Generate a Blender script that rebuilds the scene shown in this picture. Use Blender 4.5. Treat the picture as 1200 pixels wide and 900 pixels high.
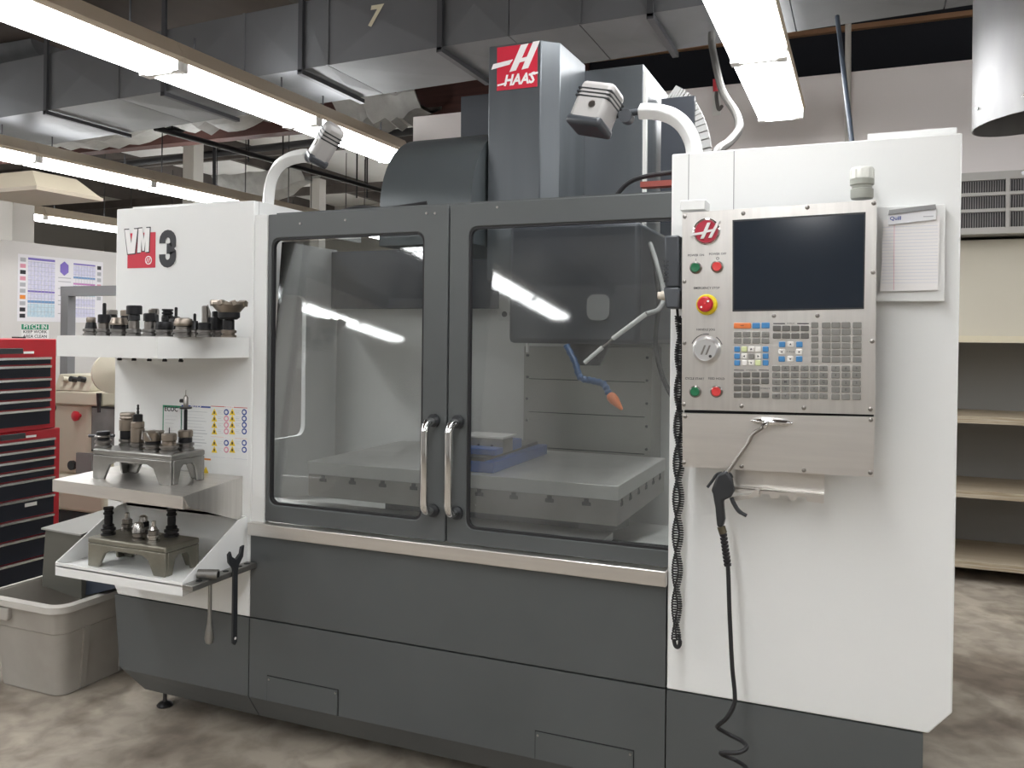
import bpy, bmesh, math, random
from mathutils import Vector, Matrix
random.seed(7)
PI = math.pi
for o in list(bpy.data.objects): bpy.data.objects.remove(o, do_unlink=True)
S = bpy.context.scene
COL = S.collection

# ------------------------------------------------------------------ camera
F, YAW, PITCH, ROLL, SHY = 987.05, -.3953, .0036, -.0106, -59.77      # pixels of a 1200 x 900 frame
CAM = Vector((.694, -2.509, 1.518))
_f = Vector((math.sin(YAW)*math.cos(PITCH), math.cos(YAW)*math.cos(PITCH), math.sin(PITCH)))
_r = Vector((math.cos(YAW), -math.sin(YAW), 0)); _d = _f.cross(_r)
RGT = math.cos(ROLL)*_r + math.sin(ROLL)*_d
DWN = -math.sin(ROLL)*_r + math.cos(ROLL)*_d
cd = bpy.data.cameras.new('camera'); cam = bpy.data.objects.new('camera', cd); COL.objects.link(cam)
cd.sensor_width = 36; cd.lens = 36*F/1200; cd.shift_y = SHY/1200; cd.clip_end = 100; cd.clip_start = .02
m = Matrix.Identity(4)
for i, v in enumerate((RGT, -DWN, -_f)):
    for k in range(3): m[k][i] = v[k]
m.translation = CAM
cam.matrix_world = m
S.camera = cam
def at(x, y, axis, val):
    """photo pixel -> point on the plane axis = val"""
    v = _f + (x-600)/F*RGT + (y-450-SHY)/F*DWN
    return CAM + v*((val-CAM[axis])/v[axis])

# ------------------------------------------------------------------ world, exposure
w = bpy.data.worlds.new('world'); S.world = w; w.use_nodes = True
w.node_tree.nodes['Background'].inputs[0].default_value = (.5, .52, .55, 1)
w.node_tree.nodes['Background'].inputs[1].default_value = .25
S.view_settings.view_transform = 'Standard'; S.view_settings.look = 'None'
S.view_settings.gamma = 1; S.view_settings.use_curve_mapping = False
S.view_settings.exposure = 0.3
LAMP = 15.0

# ------------------------------------------------------------------ materials
MATS = {}
def mat(name, col, rough=.5, metal=0, emit=0, noise=None, bump=None, coat=0, spec=None, stretch=(1,1,1), rvar=0):
    """principled; noise = (scale, second colour, contrast); bump = (scale, strength)"""
    if name in MATS: return MATS[name]
    mt = bpy.data.materials.new(name); mt.use_nodes = True; nt = mt.node_tree; b = nt.nodes['Principled BSDF']
    c = (*col, 1)
    b.inputs['Base Color'].default_value = c; b.inputs['Roughness'].default_value = rough; b.inputs['Metallic'].default_value = metal
    if coat: b.inputs['Coat Weight'].default_value = coat; b.inputs['Coat Roughness'].default_value = .12
    if spec is not None: b.inputs['Specular IOR Level'].default_value = spec
    if emit: b.inputs['Emission Color'].default_value = c; b.inputs['Emission Strength'].default_value = emit
    if noise or bump:
        tc = nt.nodes.new('ShaderNodeTexCoord'); mp = nt.nodes.new('ShaderNodeMapping'); mp.inputs['Scale'].default_value = stretch
        nt.links.new(tc.outputs['Object'], mp.inputs['Vector'])
    if noise:
        n = nt.nodes.new('ShaderNodeTexNoise'); n.inputs['Scale'].default_value = noise[0]; n.inputs['Detail'].default_value = 5
        r = nt.nodes.new('ShaderNodeValToRGB'); k = noise[2] if len(noise) > 2 else .25
        r.color_ramp.elements[0].position = .5-k; r.color_ramp.elements[1].position = .5+k
        r.color_ramp.elements[0].color = c; r.color_ramp.elements[1].color = (*noise[1], 1)
        nt.links.new(mp.outputs[0], n.inputs['Vector']); nt.links.new(n.outputs['Fac'], r.inputs[0]); nt.links.new(r.outputs[0], b.inputs['Base Color'])
        if rvar:
            mr = nt.nodes.new('ShaderNodeMapRange'); mr.inputs['To Min'].default_value = rough-rvar; mr.inputs['To Max'].default_value = rough+rvar
            nt.links.new(n.outputs['Fac'], mr.inputs['Value']); nt.links.new(mr.outputs[0], b.inputs['Roughness'])
    if bump:
        n = nt.nodes.new('ShaderNodeTexNoise'); n.inputs['Scale'].default_value = bump[0]; n.inputs['Detail'].default_value = 3
        bp = nt.nodes.new('ShaderNodeBump'); bp.inputs['Strength'].default_value = bump[1]; bp.inputs['Distance'].default_value = .01
        nt.links.new(mp.outputs[0], n.inputs['Vector']); nt.links.new(n.outputs['Fac'], bp.inputs['Height']); nt.links.new(bp.outputs[0], b.inputs['Normal'])
    MATS[name] = mt
    return mt
WHITE = mat('white_powder_coat', (.74, .75, .74), .28, noise=(2.5, (.78, .785, .77), .3))
GREY = mat('slate_grey_paint', (.088, .095, .096), .42, noise=(3, (.074, .08, .081), .25), rvar=.08)
SLATE = mat('slate_column_paint', (.115, .125, .135), .34, .5, noise=(1.2, (.085, .095, .103), .3), stretch=(6, 6, .5), rvar=.1)
STEEL = mat('brushed_stainless', (.76, .735, .70), .36, 1, noise=(5, (.64, .615, .585), .3), stretch=(12, 12, .8), rvar=.07)
STEELX = mat('brushed_stainless_sideways', (.78, .755, .72), .38, 1, noise=(4, (.68, .655, .625), .3), stretch=(.7, 10, 12), rvar=.06)
CHROME = mat('polished_chrome', (.8, .8, .8), .08, 1)
DARKSTEEL = mat('dark_steel', (.10, .10, .105), .35, .9, noise=(30, (.05, .05, .052)))
BLACKOX = mat('black_oxide', (.018, .018, .02), .38, .5)
GROUND = mat('ground_steel', (.36, .34, .32), .3, 1, noise=(20, (.25, .235, .22)))
BRASSY = mat('worn_nickel', (.36, .31, .26), .38, 1, noise=(15, (.24, .21, .18)))
CAST = mat('cast_grey_metal', (.34, .335, .32), .38, .85, noise=(9, (.23, .225, .21)), bump=(60, .12))
CASTO = mat('cast_olive_metal', (.31, .295, .245), .45, .7, noise=(9, (.2, .19, .155)), bump=(60, .15))
BLACK = mat('black_plastic', (.02, .022, .025), .45)
RUBBER = mat('black_rubber', (.012, .012, .014), .55)
CHARC = mat('charcoal_plastic', (.045, .05, .058), .4)
RED = mat('signal_red', (.55, .02, .035), .35)
LOGORED = mat('logo_red', (.58, .018, .045), .4)
PRINTW = mat('print_white', (.82, .81, .8), .5)
PRINTK = mat('print_black', (.02, .02, .025), .5)
GREEN = mat('green_plastic', (.015, .14, .06), .3)
YEL = mat('yellow_plastic', (.72, .58, .015), .35)
SEAM = mat('panel_gap', (.008, .009, .01), .8)
CONC = None
def concrete():
    mt = bpy.data.materials.new('stained_concrete'); mt.use_nodes = True; nt = mt.node_tree; b = nt.nodes['Principled BSDF']
    tc = nt.nodes.new('ShaderNodeTexCoord')
    def noise(s, d, dist=0):
        n = nt.nodes.new('ShaderNodeTexNoise'); n.inputs['Scale'].default_value = s; n.inputs['Detail'].default_value = d; n.inputs['Distortion'].default_value = dist
        nt.links.new(tc.outputs['Object'], n.inputs['Vector']); return n
    def ramp(n, stops):
        r = nt.nodes.new('ShaderNodeValToRGB'); cr = r.color_ramp
        while len(cr.elements) < len(stops): cr.elements.new(.5)
        for e, (p, c) in zip(cr.elements, stops): e.position = p; e.color = (*c, 1)
        nt.links.new(n.outputs['Fac'], r.inputs[0]); return r
    def mix(mode, fac, a, c):
        x = nt.nodes.new('ShaderNodeMix'); x.data_type = 'RGBA'; x.blend_type = mode; x.inputs[0].default_value = fac
        nt.links.new(a.outputs[0 if a.type == 'VALTORGB' else 2], x.inputs[6]); nt.links.new(c.outputs[0], x.inputs[7]); return x
    a = ramp(noise(1.1, 8, .15), [(.3, (.22, .19, .155)), (.5, (.33, .295, .25)), (.72, (.46, .415, .345))])
    s = ramp(noise(1.9, 10, .3), [(.36, (.3, .25, .22)), (.5, (1, 1, 1))])
    p = ramp(noise(9, 9, .4), [(.36, (.66, .63, .6)), (.6, (1.1, 1.08, 1.05))])
    f = mix('MULTIPLY', .75, a, s); g = mix('MULTIPLY', .8, f, p)
    nt.links.new(g.outputs[2], b.inputs['Base Color'])
    r = nt.nodes.new('ShaderNodeMapRange'); r.inputs['To Min'].default_value = .35; r.inputs['To Max'].default_value = .75
    nt.links.new(noise(2.2, 6).outputs['Fac'], r.inputs['Value']); nt.links.new(r.outputs[0], b.inputs['Roughness'])
    bp = nt.nodes.new('ShaderNodeBump'); bp.inputs['Strength'].default_value = .12
    nt.links.new(noise(40, 5).outputs['Fac'], bp.inputs['Height']); nt.links.new(bp.outputs[0], b.inputs['Normal'])
    return mt
def pane_glass():
    """dusty polycarbonate: see-through tint, mirror by Fresnel, film of dried coolant"""
    mt = bpy.data.materials.new('dusty_polycarbonate'); mt.use_nodes = True; nt = mt.node_tree; nt.nodes.clear()
    N = nt.nodes.new; L = nt.links.new
    out = N('ShaderNodeOutputMaterial'); tr = N('ShaderNodeBsdfTransparent'); tr.inputs[0].default_value = (.93, .95, .95, 1)
    gl = N('ShaderNodeBsdfGlossy'); gl.inputs['Roughness'].default_value = .035
    fr = N('ShaderNodeFresnel'); fr.inputs['IOR'].default_value = 1.6
    df = N('ShaderNodeBsdfDiffuse'); df.inputs[0].default_value = (.62, .62, .6, 1)
    tc = N('ShaderNodeTexCoord'); n = N('ShaderNodeTexNoise'); n.inputs['Scale'].default_value = 2.2; n.inputs['Detail'].default_value = 6; n.inputs['Distortion'].default_value = .4
    mp = N('ShaderNodeMapping'); mp.inputs['Scale'].default_value = (1, 1, .6)
    L(tc.outputs['Object'], mp.inputs[0]); L(mp.outputs[0], n.inputs['Vector'])
    mr = N('ShaderNodeMapRange'); mr.inputs['From Min'].default_value = .35; mr.inputs['From Max'].default_value = .7
    mr.inputs['To Min'].default_value = .025; mr.inputs['To Max'].default_value = .10
    L(n.outputs['Fac'], mr.inputs['Value'])
    a = N('ShaderNodeMixShader'); L(mr.outputs[0], a.inputs[0]); L(tr.outputs[0], a.inputs[1]); L(df.outputs[0], a.inputs[2])
    c = N('ShaderNodeMixShader'); L(fr.outputs[0], c.inputs[0]); L(a.outputs[0], c.inputs[1]); L(gl.outputs[0], c.inputs[2]); L(c.outputs[0], out.inputs[0])
    return mt
GLASS = pane_glass()

# ------------------------------------------------------------------ mesh helpers
class MB:
    def __init__(s): s.v = []; s.f = []
    def add(s, vs, fs):
        n = len(s.v); s.v += [Vector(p) for p in vs]; s.f += [tuple(i+n for i in q) for q in fs]; return s
    def box(s, x0, x1, y0, y1, z0, z1):
        return s.add([(x, y, z) for z in (z0, z1) for y in (y0, y1) for x in (x0, x1)],
                     [(0, 2, 3, 1), (4, 5, 7, 6), (0, 1, 5, 4), (2, 6, 7, 3), (0, 4, 6, 2), (1, 3, 7, 5)])
    def obox(s, c, size, rot):
        c = Vector(c); h = Vector(size)/2; b = MB().box(-h.x, h.x, -h.y, h.y, -h.z, h.z)
        return s.add([c + rot @ p for p in b.v], b.f)
    def prism(s, poly, axis, a, b):
        """poly of 2-D points in the other two axes (in x,y,z order), from a to b along axis"""
        def mk(p, t):
            q = list(p); q.insert(axis, t); return q
        n = len(poly)
        return s.add([mk(p, a) for p in poly] + [mk(p, b) for p in poly],
                     [tuple(range(n))[::-1], tuple(range(n, 2*n))] + [(i, (i+1) % n, n+(i+1) % n, n+i) for i in range(n)])
    def loft(s, A, B):
        n = len(A)
        return s.add(list(A)+list(B), [tuple(range(n))[::-1], tuple(range(n, 2*n))] + [(i, (i+1) % n, n+(i+1) % n, n+i) for i in range(n)])
    def frame(s, p, n):
        n = n.normalized(); u = n.cross(Vector((0, 0, 1)) if abs(n.z) < .9 else Vector((1, 0, 0))).normalized(); return u, n.cross(u)
    def cyl(s, p0, p1, r0, r1=None, n=14):
        p0 = Vector(p0); p1 = Vector(p1); r1 = r0 if r1 is None else r1; u, v = s.frame(p0, p1-p0)
        ring = lambda p, r: [p + u*math.cos(2*PI*i/n)*r + v*math.sin(2*PI*i/n)*r for i in range(n)]
        return s.loft(ring(p0, r0), ring(p1, r1))
    def lathe(s, prof, base=(0, 0, 0), axis=(0, 0, 1), n=18):
        base = Vector(base); axis = Vector(axis).normalized(); u, v = s.frame(base, axis); vs = []; fs = []
        for r, h in prof:
            vs += [base + axis*h + (u*math.cos(2*PI*i/n) + v*math.sin(2*PI*i/n))*max(r, 1e-5) for i in range(n)]
        for k in range(len(prof)-1):
            fs += [(k*n+i, k*n+(i+1) % n, (k+1)*n+(i+1) % n, (k+1)*n+i) for i in range(n)]
        fs += [tuple(range(n))[::-1], tuple(range((len(prof)-1)*n, len(prof)*n))]
        return s.add(vs, fs)
    def tube(s, pts, r, n=8, flat=None):
        pts = [Vector(p) for p in pts]; vs = []; fs = []; u = None
        for i, p in enumerate(pts):
            t = (pts[min(i+1, len(pts)-1)] - pts[max(i-1, 0)]).normalized()
            if u is None: u, _ = s.frame(p, t)
            u = (u - t*u.dot(t)).normalized(); v = t.cross(u)
            rr = r[i] if isinstance(r, (list, tuple)) else r
            vs += [p + u*math.cos(2*PI*k/n)*rr + v*math.sin(2*PI*k/n)*rr*(flat or 1) for k in range(n)]
        for i in range(len(pts)-1): fs += [(i*n+k, i*n+(k+1) % n, (i+1)*n+(k+1) % n, (i+1)*n+k) for k in range(n)]
        fs += [tuple(range(n))[::-1], tuple(range((len(pts)-1)*n, len(pts)*n))]
        return s.add(vs, fs)
    def build(s, name, material, parent=None, bevel=0, smooth=35, world=True):
        me = bpy.data.meshes.new(name)
        off = Vector((0, 0, 0))
        if parent is not None and world: off = root_loc(parent)
        me.from_pydata([p-off for p in s.v], [], s.f)
        bm = bmesh.new(); bm.from_mesh(me); bmesh.ops.recalc_face_normals(bm, faces=bm.faces); bm.to_mesh(me); bm.free()
        if smooth:
            me.polygons.foreach_set('use_smooth', [True]*len(me.polygons)); me.set_sharp_from_angle(angle=math.radians(smooth))
        me.materials.append(material)
        o = bpy.data.objects.new(name, me); COL.objects.link(o)
        if parent is not None: o.parent = parent
        if bevel:
            b = o.modifiers.new('bevel', 'BEVEL'); b.width = bevel; b.segments = 2; b.limit_method = 'ANGLE'; b.angle_limit = math.radians(40)
        return o
def root_loc(o):
    v = Vector((0, 0, 0))
    while o is not None: v += o.location; o = o.parent
    return v
def thing(name, label, cat, loc=(0, 0, 0), group=None, rotz=0):
    o = bpy.data.objects.new(name, None); COL.objects.link(o); o.location = loc; o.rotation_euler.z = rotz; o.empty_display_size = .05
    return tag(o, label, cat, group)
def tag(o, label, cat, group=None):
    o['label'] = label; o['category'] = cat
    if group: o['group'] = group
    return o
def struct(o, label=None):
    o['kind'] = 'structure'
    if label: o['label'] = label
    return o
def copy_tree(o, parent=None, dx=None):
    c = o.copy(); COL.objects.link(c); c.parent = parent
    for ch in [q for q in o.children]: copy_tree(ch, c)
    return c
def bez(p, n=12):
    """smooth curve through points (Catmull-Rom)"""
    p = [Vector(q) for q in p]; P = [2*p[0]-p[1]] + p + [2*p[-1]-p[-2]]; out = []
    for i in range(1, len(P)-2):
        a, b, c, d = P[i-1:i+3]
        for k in range(n):
            t = k/n; out.append(.5*((2*b) + (c-a)*t + (2*a-5*b+4*c-d)*t*t + (3*b-a-3*c+d)*t**3))
    return out + [p[-1]]
def rrect(x0, x1, z0, z1, r, n=5):
    pts = []
    for cx, cz, a in ((x1-r, z1-r, 0), (x0+r, z1-r, 90), (x0+r, z0+r, 180), (x1-r, z0+r, 270)):
        for k in range(n+1):
            t = math.radians(a + 90*k/n); pts.append((cx + r*math.cos(t), cz + r*math.sin(t)))
    return pts
def text(name, body, size, loc, material, parent=None, bold=0, width=1, shear=0, normal='front', extrude=.0003, align='CENTER'):
    cu = bpy.data.curves.new(name, 'FONT'); cu.body = body; cu.size = size; cu.offset = bold*size; cu.shear = shear
    cu.align_x = align; cu.align_y = 'CENTER'; cu.extrude = extrude; cu.resolution_u = 2
    t = bpy.data.objects.new(name, cu); COL.objects.link(t)
    bpy.context.view_layer.update()
    me = bpy.data.meshes.new_from_object(t.evaluated_get(bpy.context.evaluated_depsgraph_get()))
    bpy.data.objects.remove(t); bpy.data.curves.remove(cu)
    if normal == 'front': R = Matrix(((width, 0, 0), (0, 0, -1), (0, 1, 0)))          # faces -Y
    else: R = Matrix(((0, 0, 1), (width, 0, 0), (0, 1, 0)))                            # faces +X
    off = root_loc(parent) if parent else Vector((0, 0, 0))
    for v in me.vertices: v.co = R @ v.co + Vector(loc) - off
    me.materials.clear(); me.materials.append(material)
    o = bpy.data.objects.new(name, me); COL.objects.link(o)
    if parent: o.parent = parent
    return o

# ================================================================== THE SETTING
WALLW = mat('warm_white_wall', (.84, .79, .77), .7, noise=(1.5, (.81, .76, .74), .3), bump=(30, .05))
PARTW = mat('partition_white', (.66, .645, .62), .65, noise=(1.5, (.62, .605, .58), .3))
FARW = mat('far_wall_brown_grey', (.42, .40, .365), .8, noise=(.6, (.35, .335, .305), .3))
ROOFM = mat('foil_faced_insulation', (.78, .78, .75), .6, noise=(.9, (.6, .6, .58), .25), bump=(1.6, .5))
TIMBER = mat('red_brown_timber', (.13, .055, .045), .6, noise=(3, (.07, .03, .026), .25), stretch=(.5, 4, 8))
TIMBERD = mat('dark_timber', (.1, .085, .075), .7, noise=(4, (.06, .05, .045), .25))
struct(MB().box(-18, 7, -12, 14, -.06, 0).build('floor', concrete()))
struct(MB().box(-18, 7, -12, 14, 4.5, 4.6).build('ceiling', ROOFM))
struct(MB().box(-8.2, 7, -12, 4.9, 4.4, 4.46).build('ceiling', mat('brown_deck', (.1, .075, .06), .7, noise=(2, (.06, .045, .038), .3), stretch=(1, .2, 1))), 'dark brown timber roof deck')
struct(MB().box(-3.1, 7, 4.2, 4.32, 0, 3.5).build('wall_back', WALLW))
struct(MB().box(-5.12, -5, -3, 7.5, 0, 2.17).build('wall_left', PARTW))
struct(MB().box(-18.1, -18, -12, 14, 0, 4.5).build('wall_far_left', FARW))
struct(MB().box(-18, 7, 14, 14.1, 0, 4.5).build('wall_far_back', FARW))
struct(MB().box(7, 7.1, -12, 14, 0, 4.5).build('wall_right', PARTW))
struct(MB().box(-18, 7, -12.1, -12, 0, 4.5).build('wall_front', PARTW))

# roof timbers
tag(MB().box(-18, -1.7, 5.0, 5.16, 3.72, 4.2).build('roof_girder', TIMBER), 'red-brown timber girder running behind the duct towards the left', 'beam')
tag(MB().box(-1.68, 7, 5.0, 5.05, 4.09, 4.13).build('lit_beam_edge', mat('lit_orange_timber', (.45, .25, .14), .6)), 'thin orange-brown strip coloured as the lit timber edge above the white back wall', 'beam')  # lit edge of the beam, its light put into the colour
struct(MB().box(-1.7, 7, 5.06, 5.14, 0, 4.5).build('wall_dark_void', mat('void_shade_navy', (.02, .022, .03), .8)))  # navy sheet standing in for the unlit space above the back wall
k = 0
for x in (-15.6, -13.2, -10.8, -8.4, -6.0, -3.6, -1.2, 1.2, 3.6, 6.0):
    tag(MB().box(x, x+.09, -12, 14, 4.2, 4.5).build('roof_purlin', TIMBERD), 'dark timber purlin running front to back under the roof', 'beam', 'dark roof purlins')
for y in (7.2, 10.2):
    tag(MB().box(-18, -3, y, y+.07, 4.05, 4.2).build('roof_batten', TIMBERD), 'dark cross batten below the roof insulation beyond the partition', 'beam', 'dark cross battens')
# sagging insulation tongues beside the girder
FOIL = mat('crinkled_foil', (.42, .42, .40), .45, noise=(6, (.28, .28, .265)), bump=(14, .8))
def sag(px, py, Y, L, h, lab):
    c = at(px, py, 1, Y); b = MB(); n = 14; A = []; rows = []
    for i in range(n+1):
        t = i/n; x = c.x + (t-.5)*L; jit = random.uniform(-.04, .04)
        rows.append([(x, Y-.25, c.z+.12+jit*.5), (x, Y-.12, c.z-h*math.sin(PI*t)*.6+jit), (x, Y+.1, c.z-h*math.sin(PI*t)+jit), (x, Y+.3, c.z+.1)])
    vs = [p for r in rows for p in r] + [Vector(p)+Vector((0, 0, .03)) for r in rows for p in r]; fs = []; M_ = 4*(n+1)
    for i in range(n):
        for j in range(3):
            a = i*4+j; fs += [(a, a+1, a+5, a+4), (M_+a, M_+a+4, M_+a+5, M_+a+1)]
        fs += [(i*4, i*4+4, M_+i*4+4, M_+i*4), (i*4+3, M_+i*4+3, M_+i*4+7, i*4+7)]
    b.add(vs, fs); tag(b.build('roof_insulation', FOIL), lab, 'insulation')
sag(120, 160, 4.7, 2.2, .1, 'crinkled foil insulation sagging beside the timber girder behind the duct')
sag(250, 143, 4.7, 1.6, .08, 'short crumpled foil insulation tongue above the white square post')
sag(310, 215, 8.8, 1.8, .3, 'bulging pale insulation blanket hanging far beyond the curved lamp arm')
sag(452, 136, 4.5, .9, .12, 'torn foil insulation dangling above the rounded grey machine cover')

# posts, pipes and rods beyond the partition
POST = mat('pale_post_paint', (.5, .48, .44), .6)
p = at(227, 200, 1, 6.2); tag(MB().box(p.x-.09, p.x+.09, 6.1, 6.28, 0, 4.2).build('support_post', POST), 'pale square post rising behind the fluorescent rows to the timber girder', 'post')
p = at(373, 230, 1, 9.0); tag(MB().box(p.x-.09, p.x+.09, 8.9, 9.08, 0, 4.05).build('support_post', POST), 'pale square post seen under the curved lamp arm', 'post')
p = at(19, 250, 0, -5.25); p_post = p; tag(MB().box(-5.33, -5.17, p.y-.09, p.y+.09, 0, at(20, 215, 0, -5.25).z).build('support_post', POST), 'white square post standing just behind the low partition wall', 'post')
PIPE = mat('black_iron_pipe', (.02, .02, .022), .5, .3)
a = at(182, 150, 2, 3.55); b_ = at(345, 195, 2, 3.55)
t = thing('sprinkler_pipe', 'black pipe running front to back below the roof past the pale post', 'pipe', a)
MB().cyl(a, b_+(b_-a)*.9, .03).build('pipe', PIPE, t)
for k in (.1, .9, 1.7): q_ = a+(b_-a)*k; MB().cyl(q_, (q_.x, q_.y, 4.49), .008, n=6).build('hanger', PIPE, t)
a = at(150, 197, 1, 7.0); b_ = at(366, 163, 1, 7.0)
tag(MB().cyl((-14, 7, a.z), (-3.2, 7, b_.z), .05).build('sprinkler_pipe', PIPE), 'thick black pipe running sideways behind the pale square post', 'pipe')
a = at(40, 215, 1, 9.4); tag(MB().cyl((-17, 9.4, a.z+.1), (-6, 9.4, a.z+.1), .08).build('sprinkler_pipe', PIPE), 'thick dark pipe running sideways far beyond the partition', 'pipe')
a = at(251, 140, 1, 6.0); b_ = at(251, 236, 1, 6.0); tag(MB().cyl(a+Vector((0, 0, .4)), b_, .022).build('drop_rod', PIPE), 'thin black vertical rod hanging between the two fluorescent rows', 'rod')
for px, y0, y1, Y in ((291, 160, 190, 6.6), (430, 205, 232, 8.0), (418, 205, 232, 8.0)):
    a = at(px, y0, 1, Y); b_ = at(px, y1, 1, Y)
    tag(MB().cyl((a.x, a.y, 4.5), b_, .012, n=6).build('hanger_rod', PIPE), 'hair-thin dark hanger rod dropping from the roof far back', 'rod', 'thin far hanger rods')
tag(MB().cyl((-9, 8.6, 3.32), (-3.3, 8.6, 3.3), .035).build('conduit', POST), 'pale conduit running sideways low under the far roof', 'conduit')

# hanging beige hood at the left edge
HOOD = mat('beige_sheet_metal', (.62, .55, .42), .5)
hy = 1.35; z1 = at(25, 197, 1, hy).z; z0 = at(40, 218, 1, hy).z; x1 = at(43, 220, 1, hy).x; x0 = at(25, 197, 1, hy).x
t = thing('lamp_hood', 'beige flared sheet-metal hood hanging above the partition wall', 'hood', (x0-.4, hy, z0))
MB().loft([(x0-.42, hy+.08, z1), (x0, hy+.08, z1), (x0, hy+.42, z1), (x0-.42, hy+.42, z1)][::-1], [(x0-.5, hy, z0), (x1, hy, z0), (x1, hy+.5, z0), (x0-.5, hy+.5, z0)][::-1]).build('shade', HOOD, t)
MB().box(x0-.51, x1+.01, hy-.01, hy+.51, z0-.025, z0).build('rim', mat('beige_rim', (.45, .39, .3), .5), t)
MB().cyl((x0-.4, hy+.38, z1-.03), (-5.17, p_post.y, z1-.03), .02, n=8).build('bracket_arm', POST, t)

# ------------------------------------------------------------------ fluorescent fixtures
EMIT = mat('lit_diffuser', (.985, .993, 1), .4, emit=LAMP)
TAN = mat('tan_fixture_enamel', (.50, .42, .32), .5)
LENSW = mat('fixture_end_white', (.8, .79, .76), .4)
PITCHY = 1.345
def fixture(rod):
    t = thing('fluorescent_light', '-', 'light', (0, 0, 3.1))
    L = PITCHY
    h = MB().prism([(-.155, 3.105), (-.165, 3.13), (-.10, 3.235), (.10, 3.235), (.165, 3.13), (.155, 3.105)], 1, 0, L-.004)
    h.v = [p-Vector((0, 0, 3.1)) for p in h.v]; h.build('housing', TAN, t, world=False)
    d = MB().prism([(-.15, .004), (-.146, -.03), (-.09, -.055), (.09, -.055), (.146, -.03), (.15, .004)], 1, .03, L-.034)
    d.build('diffuser', EMIT, t, world=False)
    MB().box(-.04, .04, .1, L-.1, .1352, .139).build('added_uplight_strip', EMIT, t, world=False)  # glowing strip added on the housing to brighten the roof
    for y in (.0, L-.042): MB().box(-.15, .15, y+.001, y+.04, -.05, .008).build('lamp_socket', LENSW, t, world=False)
    for y in (.25, L-.25): MB().cyl((0, y, .135), (0, y, rod), .006, n=6).build('hanger_rod', PIPE, t, world=False)
    return t
fxa, fxb = fixture(1.1), fixture(.25); used = set()
ROWS = [(-9.85, 7.05+PITCHY*4, 14, 'fluorescent fixture in the far row beyond the low partition wall', 'far fluorescent row'),
        (-6.38, 4.232+PITCHY*6, 16, 'fluorescent fixture with tan housing in the row past the pale posts', 'middle fluorescent row'),
        (-3.16, 1.304+PITCHY*2, 9, 'tan-sided fluorescent fixture in the row passing left of the grey column cover', 'fluorescent row beside the column cover'),
        (.145, 2.319+PITCHY, 9, 'fluorescent fixture in the row ending above the white control cabinet', 'fluorescent row over the control cabinet'),
        (3.4, 2.319+PITCHY, 8, 'fluorescent fixture in the row nearest the right wall', 'right fluorescent row')]
for x, yend, n, lab, grp in ROWS:
    for i in range(n):
        y_ = yend-PITCHY*(i+1); src = fxb if (x > -9 and x < 3 and .7 < y_ < 3.5) else fxa
        f = copy_tree(src) if src.name in used else src; used.add(src.name)
        f.location = (x, yend-PITCHY*(i+1), 3.1); f['label'] = lab; f['group'] = grp

# ------------------------------------------------------------------ big rectangular air duct
GALV = mat('dull_galvanised_sheet', (.19, .195, .205), .5, .5, noise=(1.3, (.14, .145, .15), .3), bump=(1.2, .25), rvar=.1)
GALVD = mat('angle_iron_dark', (.07, .072, .078), .5, .4)
DZ0, DZ1 = 3.4, 3.88
dfront = lambda x: 2.607 + (x+6.37)*(-.052)
dback = lambda x: dfront(x) + .87 - (x+6.37)*.034
t = thing('air_duct', 'long rectangular sheet-metal air duct with painted number 7 under the roof', 'duct', (-2, 2.8, DZ0))
ends = [-9.5, at(0, 138, 2, DZ0).x-.9]
for px, py in ((57, 129), (143, 117), (195, 107), (293, 95), (363, 85), (393, 81), (522, 58), (598, 44), (680, 30), (763, 15)): ends.append(at(px, py, 2, DZ0).x)
ends += [.3, 1.1, 1.75]
for i in range(len(ends)-1):
    a, b = ends[i]+.003, ends[i+1]-.003; m_ = (a+b)/2; q = .012
    P = lambda x, y, z: (x, y, z)
    vs = [P(a, dfront(a), DZ0), P(b, dfront(b), DZ0), P(b, dback(b), DZ0), P(a, dback(a), DZ0),
          P(a, dfront(a), DZ1), P(b, dfront(b), DZ1), P(b, dback(b), DZ1), P(a, dback(a), DZ1),
          P(m_, (dfront(m_)+dback(m_))/2, DZ0-q), P(m_, dfront(m_)-q, (DZ0+DZ1)/2)]
    fs = [(0, 3, 8), (3, 2, 8), (2, 1, 8), (1, 0, 8), (0, 1, 9), (1, 5, 9), (5, 4, 9), (4, 0, 9), (4, 5, 6, 7), (3, 7, 6, 2), (0, 4, 7, 3), (1, 2, 6, 5)]
    MB().add(vs, fs).build('duct_section', GALV, t, smooth=0)
for px, py in ((57, 129), (195, 107), (363, 85), (522, 58), (763, 15)):
    x = at(px, py, 2, DZ0).x
    b = MB().box(x-.018, x+.018, dfront(x)-.035, dfront(x)-.012, DZ0-.03, 4.2); b.build('hanger_strap', GALVD, t)
    MB().box(x-.02, x+.02, dfront(x)-.035, dback(x)+.02, DZ0-.045, DZ0-.013).build('hanger_bar', GALVD, t)
for x in (ends[3], ends[5], ends[7], ends[8], ends[10], ends[11]):
    MB().box(x-.011, x+.011, dfront(x)-.012, dfront(x), DZ0, DZ1).build('seam_flange', GALV, t)
p = at(437, 20, 1, dfront(-2.4)-.014); text('painted_number', '7', .19, (p.x, dfront(p.x)-.016, p.z), mat('faded_yellow_paint', (.6, .55, .4), .6), t, bold=.03, shear=.25)
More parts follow.
